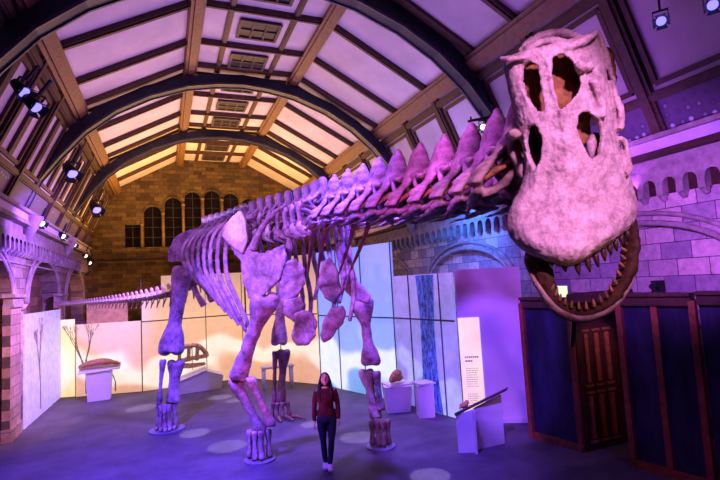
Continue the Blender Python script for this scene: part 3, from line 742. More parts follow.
# --- vertebra shapes (local: +Y towards the head, Z up)
def cervical():
    mb = MB()
    mb.loft([(0, -.25, -.02), (0, -.2, -.02), (0, -.17, -.02)], [(.14, .13), (.13, .12), (.08, .07)], n=12); mb.loft([(0, .17, -.02), (0, .2, -.02), (0, .26, -.02)], [(.08, .07), (.12, .11), (.11, .10)], n=12)
    mb.loft([(0, -.05, .14), (0, -.05, .26), (0, -.04, .36), (0, -.02, .5), (0, 0, .61), (0, .01, .66)], [(.06, .08), (.10, .15), (.11, .15), (.075, .10), (.035, .045), (.012, .015)], n=12)
    mb.loft([(0, -.25, -.1), (0, 0, -.08), (0, .25, -.08)], [(.05, .04), (.035, .03), (.05, .04)], n=8)
    for s in (-1, 1):
        mb.loft([(s * .03, -.03, .40), (s * .14, 0, .2), (s * .26, .04, .06), (s * .31, .05, -.06)], [(.05, .08), (.034, .065), (.036, .07), (.045, .08)], V((0, 0, 1)), n=8)
        mb.loft([(s * .08, .1, .02), (s * .2, .06, -.1), (s * .31, .05, -.12)], [.045, .036, .045], n=8)
        mb.loft([(s * .08, -.18, .02), (s * .2, -.12, .10), (s * .29, .0, .04)], [.035, .03, .035], n=8)
        mb.loft([(s * .06, .18, .0), (s * .1, .16, .14), (s * .09, .08, .3)], [.04, .035, .04], n=8)
        mb.loft([(s * .06, -.2, .0), (s * .1, -.18, .14), (s * .08, -.1, .3)], [.035, .03, .04], n=8)
        mb.loft([(s * .05, .02, .3), (s * .11, .2, .24), (s * .13, .33, .22)], [(.04, .05), (.035, .04), (.045, .03)], n=8)
        mb.loft([(s * .04, -.08, .34), (s * .1, -.2, .28), (s * .12, -.28, .24)], [(.04, .05), (.03, .04), (.04, .03)], n=8)
        mb.loft([(s * .32, .22, -.14), (s * .31, .05, -.13), (s * .30, -.2, -.17), (s * .28, -.55, -.2)], [.018, .04, .028, .012], n=8)
    return organic(mb, .016, B_, 3, .012, 9)
def core():
    mb = MB(); mb.loft([(0, -.23, -.02), (0, 0, .0), (0, .23, -.02)], [(.08, .08), (.06, .07), (.08, .08)], n=12)
    mb.loft([(0, -.02, .0), (0, -.03, .2), (0, -.03, .3)], [(.04, .10), (.035, .09), (.03, .06)], n=12)
    for s in (-1, 1): mb.loft([(s * .05, 0, .12), (s * .2, .02, .03), (s * .28, .04, -.03)], [(.04, .1), (.03, .08), (.02, .05)], V((0, 0, 1)), n=8)
    return organic(mb, .018, M['inner'], 2, .01, 9)  # centrum plus brown backing that paints the gaps between struts as shaded
def dorsal():
    mb = MB()
    mb.loft([(0, -.2, -.02), (0, 0, -.02), (0, .2, -.02)], [(.15, .15), (.11, .11), (.15, .15)], n=12)
    mb.loft([(0, 0, .08), (0, -.03, .3), (0, -.06, .52), (0, -.07, .66), (0, -.07, .71)], [(.08, .10), (.055, .08), (.075, .10), (.07, .085), (.03, .035)], n=12)
    for s in (-1, 1):
        mb.loft([(s * .04, -.05, .5), (s * .16, -.03, .36), (s * .32, .0, .28), (s * .4, 0, .26)], [(.03, .04), (.035, .05), (.04, .06), (.05, .06)], V((0, 0, 1)), n=8)
        mb.loft([(s * .08, .03, .05), (s * .2, .02, .18), (s * .36, 0, .27)], [(.04, .05), (.03, .04), (.04, .05)], n=8)
        mb.loft([(s * .05, .04, .3), (s * .09, .2, .3)], [.045, .04], n=8)
        mb.loft([(s * .05, -.08, .3), (s * .08, -.24, .3)], [.045, .035], n=8)
    return organic(mb, .02, B_, 3, .012, 8)
def caudal():
    mb = MB()
    mb.loft([(0, -.13, 0), (0, 0, 0), (0, .13, 0)], [(.17, .15), (.12, .11), (.17, .15)], n=10)
    mb.loft([(0, .02, .08), (0, -.04, .2), (0, -.08, .29)], [(.05, .10), (.045, .09), (.05, .07)], n=8)
    for s in (-1, 1): mb.loft([(s * .08, 0, .02), (s * .28, -.04, .0)], [(.04, .03), (.03, .02)], n=8)
    return organic(mb, .018, B_, 2, .006, 8)
def chevron():
    mb = MB()
    for s in (-1, 1): mb.loft([(s * .05, 0, -.12), (s * .03, -.03, -.22), (0, -.08, -.3)], [.025, .022, .022], n=6)
    mb.loft([(0, -.07, -.28), (0, -.14, -.42)], [(.02, .04), (.012, .03)], n=6)
    return organic(mb, .015, B_, 1)
me_core = core(); me_c, me_d, me_t, me_ch = cervical(), dorsal(), caudal(), chevron()
Ctot = catmull(SP, 10); total = sum((b - a).length for a, b in zip(Ctot, Ctot[1:]))
# dorsal + sacral stations
ds = []; s = 0.0
while s < 5.35: ds.append(s); s += .355
DST = walk(SP, ds)
for i, (p, t) in enumerate(DST): place(me_d, 'dorsal_vertebra', frame(p, t, (1, 1, 1.0)))
cs = []; s = total - .12
while s > 5.5: cs.append(s); s -= .555
cs.reverse()
CST = walk(SP, cs)
for i, (p, t) in enumerate(CST):
    k = 1.10 - (i / len(CST)) ** 2 * .30
    tt = (t + V((0, 0, -t.z * .5))).normalized()
    o = place(me_c, 'neck_vertebra', frame(p, tt, (k * 1.2, k * 1.12, k * .92)))
    q = bpy.data.objects.new('centrum_shade_core', me_core); COL.objects.link(q); q.parent = o
# atlas joint to the back of the head
# --- long hanging neck ribs at the base of the neck
for i, (p, t) in enumerate(CST[0:2]):
    for s in (-1, 1):
        f_ = frame(p, t); pts = [f_ @ V(q) for q in ((s * .3, .05, -.1), (s * .33, -.2, -.35), (s * .30, -.5, -.75 + i * .06), (s * .26, -.75, -1.1 + i * .12))]
        mb = MB(); mb.loft(pts, [(.03, .05), (.02, .04), (.018, .03), (.008, .01)], t, 8)
        bonepart('neck_rib', mb, .012, M['bone_dark'], 0, smooth=1)
# --- tail
TP = [SP[0] + V((-.05, .25, -.12)), at(202, 268, 12.6), at(188, 286, 12.9), at(165, 294, 13.2), at(140, 298, 13.6), at(112, 301, 14.1), at(84, 303, 14.6), at(60, 305, 15.0)]
TC = catmull(TP, 8); tt_ = sum((b - a).length for a, b in zip(TC, TC[1:]))
sts = []; s = .05; k = 1.15
while s < tt_ - .02: sts.append((s, k)); s += .27 * k; k = max(.36, k * .962)
for (p, t), (s, k) in zip(walk(TP, [a for a, _ in sts]), sts):
    place(me_t, 'tail_vertebra', frame(p, -t, (k, k, k)))
    if k > .4: place(me_ch, 'chevron', frame(p, -t, (k, k, k * 1.0)))
# --- ribs
def fr(i): p, t = DST[i]; f_ = frame(p, t); return f_
nr = len(DST)
for i in range(2, nr):
    u = (i - 1) / (nr - 2)      # 0 at the loin, 1 at the shoulder
    f_ = fr(i); L_ = 1.0 + 1.15 * math.sin(min(1, u * 1.3) * PI / 2); wd = .80 + .12 * math.sin(u * PI)
    sw = .10 + .55 * (1 - u)     # forward drift of the lower ends
    L0, w0_ = L_, wd
    for s in (-1, 1):
        L_, wd = L0, w0_
        if s > 0 and u > .60: L_ = .30; wd = .42
        if s < 0 and u > .6: L_ *= .80 - .12 * (i % 3); wd -= (u - .6) * .7
        pts = [(s * .10, .02, .12), (s * .42, -.05, .24), (s * wd * .9, -.18, -.04), (s * wd, -.20 + sw * .1, -.4 * L_), (s * wd * .88, sw * .5, -.72 * L_), (s * wd * .66, sw * .9, -1.0 * L_)]
        mb = MB(); mb.loft([f_ @ V(q) for q in pts], [(.04, .05), (.045, .07), (.036, .08), (.034, .08), (.038, .075), (.035, .05)], f_.to_3x3() @ V((1, 0, 0)), 8)
        bonepart('rib', mb, .02, None, .004, 6, 1)
# --- limb bones
def longbone(name, p, q, w0, wm, w1, side, d=.72, bend=0.0, mat=None, knob0=0, voxel=.025, amp=.014, fl=.16):
    p = V(p); q = V(q); side = V(side).normalized(); ax = q - p
    off = ax.cross(side).normalized() * bend
    mb = MB()
    prof = [(0, .7), (.04, .95), (fl * .6, .92), (fl * 1.3, .55), (.35, 0), (.5, 0), (.66, 0), (1 - fl * 1.3, .55), (1 - fl * .55, .95), (.97, 1), (1, .75)]
    pts = []; rad = []
    for u, k in prof:
        e = w0 if u < .5 else w1
        r = wm + (e - wm) * k; pts.append(p + ax * u + off * math.sin(u * PI)); rad.append((r, (wm * .85 + (e - wm) * k * d)))
    mb.loft(pts, rad, side, 16)
    for (c, w, sg) in ((p, w0, 1), (q, w1, -1)):   # paired condyles
        for a in (-1, 1): mb.ell(c + side * a * w * .5 + ax.normalized() * sg * w * .12, (w * .52, w * .52, w * .42), n=10)
    if knob0: mb.ell(p + side * knob0 + V((0, 0, .04)), (w0 * .6,) * 3)
    return bonepart(name, mb, voxel, mat, amp, 4, 3)
RS = V((.93, -.37, 0))      # across the picture
def foot(px, py, Y, z1, wtop, wbot, n, mat=None, splay=.0):
    base = at_y(px, py, Y); c = V((base.x, base.y, 0))
    for i in range(n):
        a = (i / (n - 1) - .5) * 2
        off = RS * a; bk = V((-.37, -.93, 0)) * (1 - a * a) * .12
        t = V((c.x, c.y, z1)) + off * wtop + bk * .8; b2 = c + off * wbot + bk * 1.2 + V((0, 0, .05))
        mb = MB(); mb.loft([t, t.lerp(b2, .1), t.lerp(b2, .5), t.lerp(b2, .88), b2], [(.055, .06), (.07, .075), (.042, .045), (.065, .07), (.06, .06)], RS, 10)
        bonepart('foot_bone', mb, .015, mat, .005, 10, 2)
    return c
def disc(c, r):
    mb = MB(); mb.loft([(c.x, c.y, 0.001), (c.x, c.y, .03), (c.x, c.y, .035)], [r, r, r * .96], V((1, 0, 0)), 32, sub=1); mb.build('foot_plate', M['plate'], dino)
M['plate'] = plain('foot_plate', (.2, .18, .24), .5, .15, 5)
# right hind (picture left)
kneeL = at_y(171, 352, 12.3); hipL = at_y(183, 268, 12.35)
longbone('femur', hipL, kneeL, .26, .165, .30, RS, .65, .02, M['bone'], .0)
anL = at_y(172, 404, 12.45)
longbone('tibia', at_y(176, 362, 12.4), at_y(173, 402, 12.45), .21, .13, .17, RS)
longbone('fibula', at_y(163, 360, 12.35), at_y(159, 404, 12.45), .085, .05, .075, RS)
c = foot(167, 430, 12.5, .62, .18, .20, 5); disc(c, .4)
for i in range(5):
    a = (i / 4 - .5) * 2; p0 = c + RS * a * .20 + V((-.03, -.14 * (1 - a * a) - .03, .08)); mb = MB(); mb.loft([p0, p0 + V((-.01, -.08, -.01)), p0 + V((-.02, -.14, -.04))], [(.06, .05), (.05, .045), (.03, .025)], RS, 8); bonepart('toe', mb, .015, None, 0)
# left hind
longbone('femur', at_y(283, 268, 11.7), at_y(279, 343, 12.0), .22, .12, .21, RS, .65, .02)
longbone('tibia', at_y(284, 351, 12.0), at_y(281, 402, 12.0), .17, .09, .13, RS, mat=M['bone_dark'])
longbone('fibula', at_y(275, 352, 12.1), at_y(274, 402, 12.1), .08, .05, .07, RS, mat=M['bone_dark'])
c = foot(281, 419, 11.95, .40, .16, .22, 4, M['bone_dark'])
for i in range(4):
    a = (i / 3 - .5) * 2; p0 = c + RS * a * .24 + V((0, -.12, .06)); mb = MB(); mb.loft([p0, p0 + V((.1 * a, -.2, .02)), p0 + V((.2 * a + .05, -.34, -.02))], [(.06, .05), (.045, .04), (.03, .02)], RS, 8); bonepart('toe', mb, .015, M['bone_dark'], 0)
# right front (picture left)
sh = at_y(266, 297, 8.5); el = at_y(238, 377, 9.2)
longbone('humerus', sh, el, .25, .125, .165, RS, .55, .03)
longbone('ulna', at_y(235, 381, 9.3), at_y(262, 432, 9.35), .15, .085, .11, RS, .8)
longbone('radius', at_y(250, 378, 9.05), at_y(271, 425, 9.2), .10, .07, .10, RS, .8)
c = foot(260, 459, 9.36, .56, .17, .18, 4); disc(c, .29)
# left front
longbone('humerus', at_y(362, 301, 8.6), at_y(371, 363, 8.8), .23, .10, .20, RS, .5, .03)
longbone('ulna', at_y(366, 371, 8.85), at_y(376, 417, 8.85), .16, .09, .13, RS, .8)
longbone('radius', at_y(376, 372, 8.7), at_y(381, 410, 8.75), .09, .065, .09, RS, .8)
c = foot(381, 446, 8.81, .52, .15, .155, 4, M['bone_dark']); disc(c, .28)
# --- flat bones: outline polygons given thickness
def plate(name, pix, D, th, mat=None, amp=.02, bulge=.0, voxel=.028, Dp=None):
    P = [at(x, y, D if Dp is None else Dp(x, y)) for x, y in pix]
    nrm = V((0, 0, 0))
    for a, b in zip(P, P[1:] + P[:1]): nrm += (a - P[0]).cross(b - P[0])
    nrm.normalize(); c = sum(P, V((0, 0, 0))) / len(P); mb = MB()
    n = len(P); mid = c + nrm * bulge
    # triangulated lens-like slab
    v = [p + nrm * th * .3 for p in P] + [p - nrm * th * .3 for p in P] + [c.lerp(p, .5) + nrm * (th * .6 + bulge) for p in P] + [c.lerp(p, .5) - nrm * (th * .6 - bulge) for p in P] + [mid + nrm * th * .6, mid - nrm * th * .6]
    f = []
    for i in range(n):
        j = (i + 1) % n
        f += [(i, j, n + j, n + i), (i, 2 * n + i, 2 * n + j, j), (2 * n + i, 4 * n, 2 * n + j), (n + i, n + j, 3 * n + j, 3 * n + i), (3 * n + i, 3 * n + j, 4 * n + 1)]
    mb.add(v, f); return bonepart(name, mb, voxel, mat, amp, 4, 4)
pale = bone_mat('lit_bone', (.80, .74, .74), (.55, .48, .48), 4, .2)  # paler copy of the bone, light on the scapular blade put into the colour
# scapula and coracoid, right side
sd = lambda x, y: 8.6 + (262 - x) * .012 + (y - 250) * -.004
plate('scapula', [(241, 211), (246, 222), (248, 240), (252, 250), (262, 254), (272, 250), (284, 244), (287, 262), (280, 280), (268, 292), (258, 302), (249, 298), (244, 282), (240, 262), (232, 248), (222, 236), (224, 226), (232, 217)], 0, .10, M['bone'], .03, .05, Dp=sd)
plate('scapular_blade', [(241, 211), (246, 220), (248, 242), (243, 254), (236, 250), (222, 236), (225, 225), (233, 216)], 0, .12, pale, .015, .07, Dp=lambda x, y: sd(x, y) - .06)
mb = MB(); mb.loft([at(252, 250, 8.7), at(262, 228, 8.7), at(276, 212, 8.7), at(288, 205, 8.6)], [(.08, .06), (.06, .05), (.055, .045), (.05, .04)], RS, 10); bonepart('acromion', mb, .02)
mb = MB(); mb.loft([at(286, 262, 8.5), at(290, 236, 8.5), at(284, 214, 8.5)], [(.09, .05), (.045, .035), (.04, .03)], RS, 10); bonepart('acromion', mb, .02)
plate('coracoid', [(286, 262), (296, 258), (305, 270), (305, 284), (298, 296), (290, 308), (282, 304), (279, 290), (281, 275)], 8.1, .13, None, .03, .05)
plate('coracoid', [(284, 300), (300, 296), (306, 305), (304, 316), (294, 322), (284, 314)], 8.0, .12, None, .02, .04)
plate('sternal_plate', [(294, 314), (303, 309), (313, 312), (318, 322), (316, 336), (308, 345), (297, 346), (292, 338), (294, 326)], 7.8, .12, None, .035, .05)
plate('sternal_plate', [(332, 306), (342, 305), (346, 313), (340, 326), (333, 338), (324, 342), (321, 334), (324, 320)], 7.6, .12, None, .035, .04)
# left shoulder girdle, seen edge-on
plate('scapula', [(340, 238), (348, 244), (352, 262), (358, 282), (372, 296), (368, 304), (354, 300), (344, 290), (338, 268), (335, 250)], 8.5, .12, None, .02, .04)
plate('coracoid', [(320, 262), (330, 256), (338, 270), (342, 292), (336, 304), (326, 300), (318, 284)], 8.2, .1, None, .03, .03)
# hip bones
hd = lambda x, y: 11.75 - (x - 190) * .008
plate('ilium', [(168, 262), (168, 250), (173, 240), (182, 232), (194, 228), (208, 230), (222, 236), (226, 248), (214, 250), (200, 246), (192, 250), (186, 262), (178, 262)], 0, .10, None, .015, .06, Dp=hd)
plate('ilium', [(222, 226), (236, 222), (250, 226), (256, 238), (246, 250), (232, 246), (224, 238)], 11.9, .10, None, .015, .04)
mb = MB(); mb.loft([at(190, 264, 12.3), at(196, 276, 12.3), at(208, 290, 12.1), at(214, 300, 11.9)], [(.16, .08), (.12, .07), (.1, .06), (.14, .06)], RS, 12); bonepart('pubis', mb, .025)
mb = MB(); mb.loft([at(186, 270, 12.6), at(196, 292, 12.7), at(204, 306, 12.7)], [(.13, .07), (.08, .05), (.1, .05)], RS, 12); bonepart('ischium', mb, .025)
mb = MB(); mb.ell(at(190, 264, 12.2), (.2, .16, .2)); bonepart('hip_socket', mb, .03)

# ================================================================== THE HEAD
D0 = 2.35
def lerp_tab(tab, u):
    n = len(tab) - 1; f = max(0, min(n - 1e-6, u * n)); i = int(f); t = f - i
    P = [V(tab[max(0, min(n, i + k))]) for k in (-1, 0, 1, 2)]; a, b, c, d = P
    return .5 * ((2 * b) + (c - a) * t + (2 * a - 5 * b + 4 * c - d) * t * t + (3 * b - a - 3 * c + d) * t ** 3)
LF = [(500, 57), (505, 75), (509, 95), (515, 117), (520, 140), (524, 163), (521, 185), (511, 205), (507, 225), (513, 241), (529, 254), (548, 261)]
RT = [(597, 31), (602, 50), (607, 75), (612, 100), (616, 123), (620, 146), (627, 167), (634, 188), (638, 208), (633, 225), (612, 243), (592, 256)]
holes = [[(527, 70), (534, 65), (542, 69), (544, 84), (548, 113), (540, 113), (531, 100), (526, 84)],
         [(556, 61), (566, 57), (577, 64), (579, 72), (584, 78), (585, 91), (575, 104), (564, 113), (561, 98), (556, 80)],
         [(584, 123), (593, 119), (603, 127), (606, 144), (603, 162), (595, 165), (588, 152), (583, 137)],
         [(532, 136), (538, 131), (545, 142), (545, 162), (539, 176), (533, 164), (530, 148)]]
holes = [[(x - 4.5, y - (3 if k < 2 else 7)) for x, y in h] for k, h in enumerate(holes)]
def inside(x, y, poly):
    c = False; n = len(poly)
    for i in range(n):
        x1, y1 = poly[i]; x2, y2 = poly[(i + 1) % n]
        if (y1 > y) != (y2 > y) and x < (x2 - x1) * (y - y1) / (y2 - y1) + x1: c = not c
    return c
holes2 = [[(sum(p[0] for p in h) / len(h) + (x - sum(p[0] for p in h) / len(h)) * (1.05 if k_ == 1 else 1.18), sum(p[1] for p in h) / len(h) + (y - sum(p[1] for p in h) / len(h)) * 1.06) for x, y in h] for k_, h in enumerate(holes)]
NU, NV = 120, 170
def skull_pt(u, v):
    """u across -1..1, v down 0..1 -> picture x, y and depth"""
    a = lerp_tab(LF, v); b = lerp_tab(RT, v); th = u * math.radians(86)
    s = math.sin(th) / math.sin(math.radians(86)); x = a.x + (b.x - a.x) * (s + 1) / 2; y = a.y + (b.y - a.y) * (s + 1) / 2
    y += math.sin(v * PI) ** 2 * 0 + (1 - s * s) * (8 if v > .8 else 8 * (v / .8) ** 3) * (1 if v > .3 else 0)
    back = .20 * (1 - math.cos(th)) * (1.0 - .15 * v)
    dz = D0 + back - .10 * math.exp(-((v - .86) / .16) ** 2) * math.cos(th) + .05 * (1 - v)
    # lip rolls back at the very end of the snout
    if v > .93: dz += ((v - .93) / .07) ** 2 * .07
    # raised bar between the nostrils, brow ridges, hollow flanks
    dz -= .035 * math.exp(-((s + .05 * 0 - (-.0)) / .16) ** 2) * math.exp(-((v - .22) / .22) ** 2)
    dz += .03 * math.exp(-((abs(s) - .55) / .2) ** 2) * math.exp(-((v - .60) / .12) ** 2)
    if v > .3: dz += .010 * math.exp(-((s + .02 * math.sin(v * 30)) / .035) ** 2)
    dz += .012 * noise.noise(V((s * 5, v * 9, 3))) + .006 * noise.noise(V((s * 16, v * 26, 7)))
    return x, y, dz
vs = []; grid = {}
for j in range(NV + 1):
    for i in range(NU + 1):
        x, y, dz = skull_pt(-1 + 2 * i / NU, j / NV)
        grid[i, j] = (x, y); vs.append(at(x, y, dz))
keep = []
for j in range(NV):
    for i in range(NU):
        x = sum(grid[a, b][0] for a, b in ((i, j), (i + 1, j), (i + 1, j + 1), (i, j + 1))) / 4
        y = sum(grid[a, b][1] for a, b in ((i, j), (i + 1, j), (i + 1, j + 1), (i, j + 1))) / 4
        if any(inside(x, y, h) for h in holes2): continue
        keep.append((i, j))
W1 = NU + 1; nv = len(vs); cen = at(570, 150, D0 + .25)
inner = [v + (cen.lerp(at(570, grid[k % W1, k // W1][1], D0 + .3), .9) - v).normalized() * .032 for k, v in enumerate(vs)]
mb = MB(); ks = set(keep); f = []
for (i, j) in keep:
    a, b, c, d = j * W1 + i, j * W1 + i + 1, (j + 1) * W1 + i + 1, (j + 1) * W1 + i
    f += [(a, b, c, d), (a + nv, d + nv, c + nv, b + nv)]
    for (di, dj, p, q) in ((0, -1, a, b), (1, 0, b, c), (0, 1, c, d), (-1, 0, d, a)):
        if (i + di, j + dj) not in ks: f.append((p, p + nv, q + nv, q))
mb.add(vs + inner, f)
# thicker rims round the openings
for h in holes:
    pts = [V((x, y, 0)) for x, y in h]; L2 = []
    hc = sum(pts, V((0, 0, 0))) / len(pts)
    for p in pts + pts[:1]:
        p = hc + V(((p - hc).x * 1.2, (p - hc).y * 1.1, 0))
        a = lerp_tab(LF, 0).x
        # find v,u for depth
        best = min(((grid[i, j][0] - p.x) ** 2 + (grid[i, j][1] - p.y) ** 2, i, j) for i in range(0, NU + 1, 3) for j in range(0, NV + 1, 3))
        L2.append(at(p.x, p.y, skull_pt(-1 + 2 * best[1] / NU, best[2] / NV)[2] + .012))
    mb.loft(L2, [.008] * len(L2), V((0, 0, 1)), 8)
# crest, rear corners, side bars
mb.loft([at(500, 58, D0 + .13), at(512, 59, D0 + .09), at(530, 57, D0 + .07), at(560, 49, D0 + .06), at(584, 41, D0 + .08), at(597, 31, D0 + .13)], [.012, .015, .014, .016, .022, .014], n=8)
mb.loft([at(519, 52, D0 + .12), at(530, 43, D0 + .15), at(546, 36, D0 + .17), at(562, 34, D0 + .17), at(576, 38, D0 + .13), at(582, 42, D0 + .1)], [.014, .026, .03, .03, .024, .018], n=8)
mb.loft([at(524, 50, D0 + .1), at(545, 43, D0 + .11), at(566, 42, D0 + .1)], [.02, .03, .02], n=8)
mb.loft([at(597, 31, D0 + .15), at(604, 50, D0 + .2), at(610, 72, D0 + .24), at(615, 92, D0 + .26)], [.016, .02, .02, .016], n=8)
mb.loft([at(611, 80, D0 + .2), at(616, 98, D0 + .2), at(621, 115, D0 + .19), at(619, 130, D0 + .16)], [.012, .018, .022, .02], n=8)
mb.loft([at(619, 138, D0 + .16), at(625, 142, D0 + .18), at(627, 154, D0 + .18), at(630, 168, D0 + .15), at(626, 174, D0 + .12)], [.014, .016, .016, .016, .016], n=8)
mb.loft([at(577, 63, D0 + .04), at(583, 68, D0 + .05), at(592, 66, D0 + .08)], [.02, .026, .02], n=8)
mb.loft([at(594, 80, D0 + .05), at(600, 100, D0 + .08), at(603, 118, D0 + .08)], [.022, .024, .022], n=8)
skull_me = organic(mb, .0068, M['skull'], 4, .0045, 22)
for v in skull_me.vertices: v.co += V((0, 0, 0)) + (v.co - cen).normalized() * .004 * noise.noise(v.co * 60)
skull = link('skull', skull_me, (), dino); skull['label'] = 'pale pink-lit skull with large nostril openings'
# inner parts of the skull
mb = MB(); mb.loft([at(553, 50, D0 + .27), at(557, 90, D0 + .25), at(562, 120, D0 + .25), at(570, 150, D0 + .24)], [(.21, .05), (.21, .06), (.17, .05), (.12, .05)], right, 12)
mb.ell(at(600, 70, D0 + .33), (.09, .07, .15))
bonepart('braincase', mb, .02, M['inner'], .02, 14, parent=skull)
mb = MB(); mb.ell(at(596, 150, D0 + .18), (.055, .04, .1)); bonepart('palate_bone', mb, .012, M['skull'], .006, 14, parent=skull)
# upper teeth
def tooth(x, y, D, x2, y2, r, parent):
    mb = MB(); mb.loft([at(x, y, D), at((x + x2) / 2, (y + y2) / 2, D - .004), at(x2, y2, D)], [r, r * .95, r * .3], n=8)
    return mb.build('tooth', M['tooth'], parent, True)
for (x, y, D, x2, y2) in ((563, 262, 2.37, 566, 272), (577, 262, 2.36, 579, 275), (587, 259, 2.36, 590, 272), (595, 254, 2.38, 598, 267), (603, 249, 2.40, 605, 261), (609, 245, 2.42, 611, 255), (615, 241, 2.44, 617, 251), (621, 236, 2.46, 623, 246), (627, 231, 2.49, 628, 240), (552, 259, 2.38, 552, 266), (541, 256, 2.42, 541, 262)):
    tooth(x, y, D, x2, y2, .014, skull)
# lower jaw: one U-shaped bone
JP = [(539, 246, 2.68), (539, 264, 2.55), (544, 281, 2.45), (552, 298, 2.38), (564, 310, 2.34), (583, 315, 2.33), (603, 308, 2.36), (617, 293, 2.42), (627, 271, 2.50), (630, 250, 2.58), (629, 232, 2.68), (624, 215, 2.80)]
JR = [(.05, .07), (.05, .08), (.045, .08), (.034, .05), (.028, .036), (.025, .034), (.026, .036), (.030, .05), (.034, .07), (.034, .08), (.034, .08), (.03, .08)]
jc = at(582, 262, 2.5)
jp = [at(*p) for p in JP]; mb = MB(); n = 14; vsj = []; Cj = catmull(jp, 5); 
RJ = []
for i in range(len(JR) - 1):
    for j in range(5): t = j / 5; RJ.append((JR[i][0] * (1 - t) + JR[i + 1][0] * t, JR[i][1] * (1 - t) + JR[i + 1][1] * t))
RJ.append(JR[-1])
for i, p in enumerate(Cj):
    t = (Cj[min(i + 1, len(Cj) - 1)] - Cj[max(i - 1, 0)]).normalized(); o = (p - jc); o = (o - t * o.dot(t)).normalized(); w_ = t.cross(o)
    for k in range(n): a = 2 * PI * k / n; vsj.append(p + o * math.cos(a) * RJ[i][0] + w_ * math.sin(a) * RJ[i][1])
fj = [(i * n + k, i * n + (k + 1) % n, (i + 1) * n + (k + 1) % n, (i + 1) * n + k) for i in range(len(Cj) - 1) for k in range(n)]
fj += [tuple(range(n - 1, -1, -1)), tuple(range((len(Cj) - 1) * n, len(Cj) * n))]
mb.add(vsj, fj)
mb.loft([at(535, 262, 2.6), at(545, 268, 2.7), at(549, 290, 2.55), at(556, 300, 2.46)], [(.04, .02)] * 4, right, 8)
jaw = bonepart('lower_jaw', mb, .011, M['jaw_shade'], .009, 18, 2)
mb = MB(); rim = []
for i, p in enumerate(Cj[:-6]):
    o = (p - jc).normalized(); rim.append(p + o * (RJ[i][0] * .93) + (CAM - p).normalized() * .01)
mb.loft(rim, [(.016, .03)] * len(rim), (jc - rim[len(rim) // 2]), 8, sub=1); bonepart('jaw_lit_rim', mb, .009, M['jaw'], .003, 18, 2, parent=jaw)  # thin pale strip painted as the lit outer edge of the jaw
# inner gum shelf and its teeth
mb = MB(); sh_ = []
for i, p in enumerate(Cj):
    if i % 3 == 0: sh_.append(p + (jc - p).normalized() * .022)
mb.loft(sh_, [(.014, .03)] * len(sh_), n=8); bonepart('gum_shelf', mb, .014, M['jaw_shade'], .01, 20, parent=jaw)
for i in range(8, len(Cj) - 8, 2):
    p = Cj[i]; d = (jc - p); d = (d + V((0, 0, .25))).normalized(); q = p + d * .035 + (CAM - p).normalized() * .05
    mb = MB(); mb.loft([q - d * .01, q + d * .012, q + d * .03], [.008, .008, .002], n=6); mb.build('tooth', M['inner'], jaw, True)
mb = MB(); mb.beam(at(574, 318, 2.36), at(572, 345, 2.7), .02, .02); mb.build('support_rod', M['vent'], dino)
mb = MB(); mb.loft([at(528, 110, 2.80), at(540, 100, 2.70), at(560, 88, 2.66)], [.1, .09, .07], n=10); bonepart('neck_joint', mb, .02, M['bone'])

# ================================================================== VISITOR
pb = at_y(329, 468, 8.32); pb.z = 0
per = empty('person', pb, 'long-haired visitor in a maroon top and dark jeans looking up beneath the skeleton', 'person')
M['skin'] = plain('skin', (.62, .40, .32), .5, .08, 4); M['hair'] = plain('dark_hair', (.025, .015, .015), .5, .4, 20)
M['top'] = plain('maroon_top', (.085, .008, .014), .8, .35, 8); M['jeans'] = plain('dark_jeans', (.02, .025, .06), .8, .3, 12); M['shoe'] = plain('white_shoe', (.75, .72, .72), .5, .1, 10)
# local frame: faces the camera, X to picture right
fx = V((.93, -.3, 0)).normalized(); fy = V((-.3, -.93, 0)).normalized()
def W(x, y, z): return pb + fx * x + fy * y + V((0, 0, z))
def wl(mb, pts, rad, n=12): mb.loft([W(*p) for p in pts], rad, fx, n)
leg = {-1: [(-.085, 0, .86), (-.085, .0, .66), (-.075, .02, .47), (-.065, .0, .28), (-.055, -.02, .09)], 1: [(.085, 0, .86), (.08, .03, .66), (.065, .08, .47), (.045, .06, .28), (.02, .08, .09)]}
arm = {-1: [(-.145, 0, 1.335), (-.185, -.02, 1.2), (-.205, -.03, 1.06), (-.215, .02, .93), (-.215, .06, .81)], 1: [(.145, 0, 1.335), (.185, -.02, 1.2), (.205, -.02, 1.06), (.21, .03, .93), (.205, .07, .82)]}
mb = MB()
wl(mb, [(0, 0, .84), (0, 0, .92), (0, 0, 1.04), (0, .0, 1.2), (0, 0, 1.33), (0, 0, 1.39)], [(.15, .10), (.155, .11), (.12, .09), (.14, .11), (.135, .085), (.07, .06)], 16)
wl(mb, [(0, -.005, 1.36), (0, .0, 1.43), (0, .015, 1.47)], [.052, .048, .05])
hd_ = Matrix.Rotation(math.radians(0), 3, 'X')
hc = W(0, .02, 1.53)
Rw = Matrix((fx, fy, V((0, 0, 1)))).transposed()
Rt = Rw @ Matrix.Rotation(math.radians(24), 3, 'X')       # face tipped up
def Hh(x, y, z): return hc + Rt @ V((x, y, z))
mb.ell(hc, (.072, .09, .10), Rt, 18); mb.ell(Hh(0, .03, -.06), (.05, .055, .055), Rt, 12)
mb.loft([Hh(0, .085, .025), Hh(0, .108, -.015), Hh(0, .09, -.03)], [.010, .015, .012], n=8)
for s in (-1, 1): mb.ell(Hh(s * .074, -.005, -.005), (.010, .02, .03), Rt, 8)
mb.ell(Hh(0, .08, -.052), (.024, .012, .009), Rt, 8)
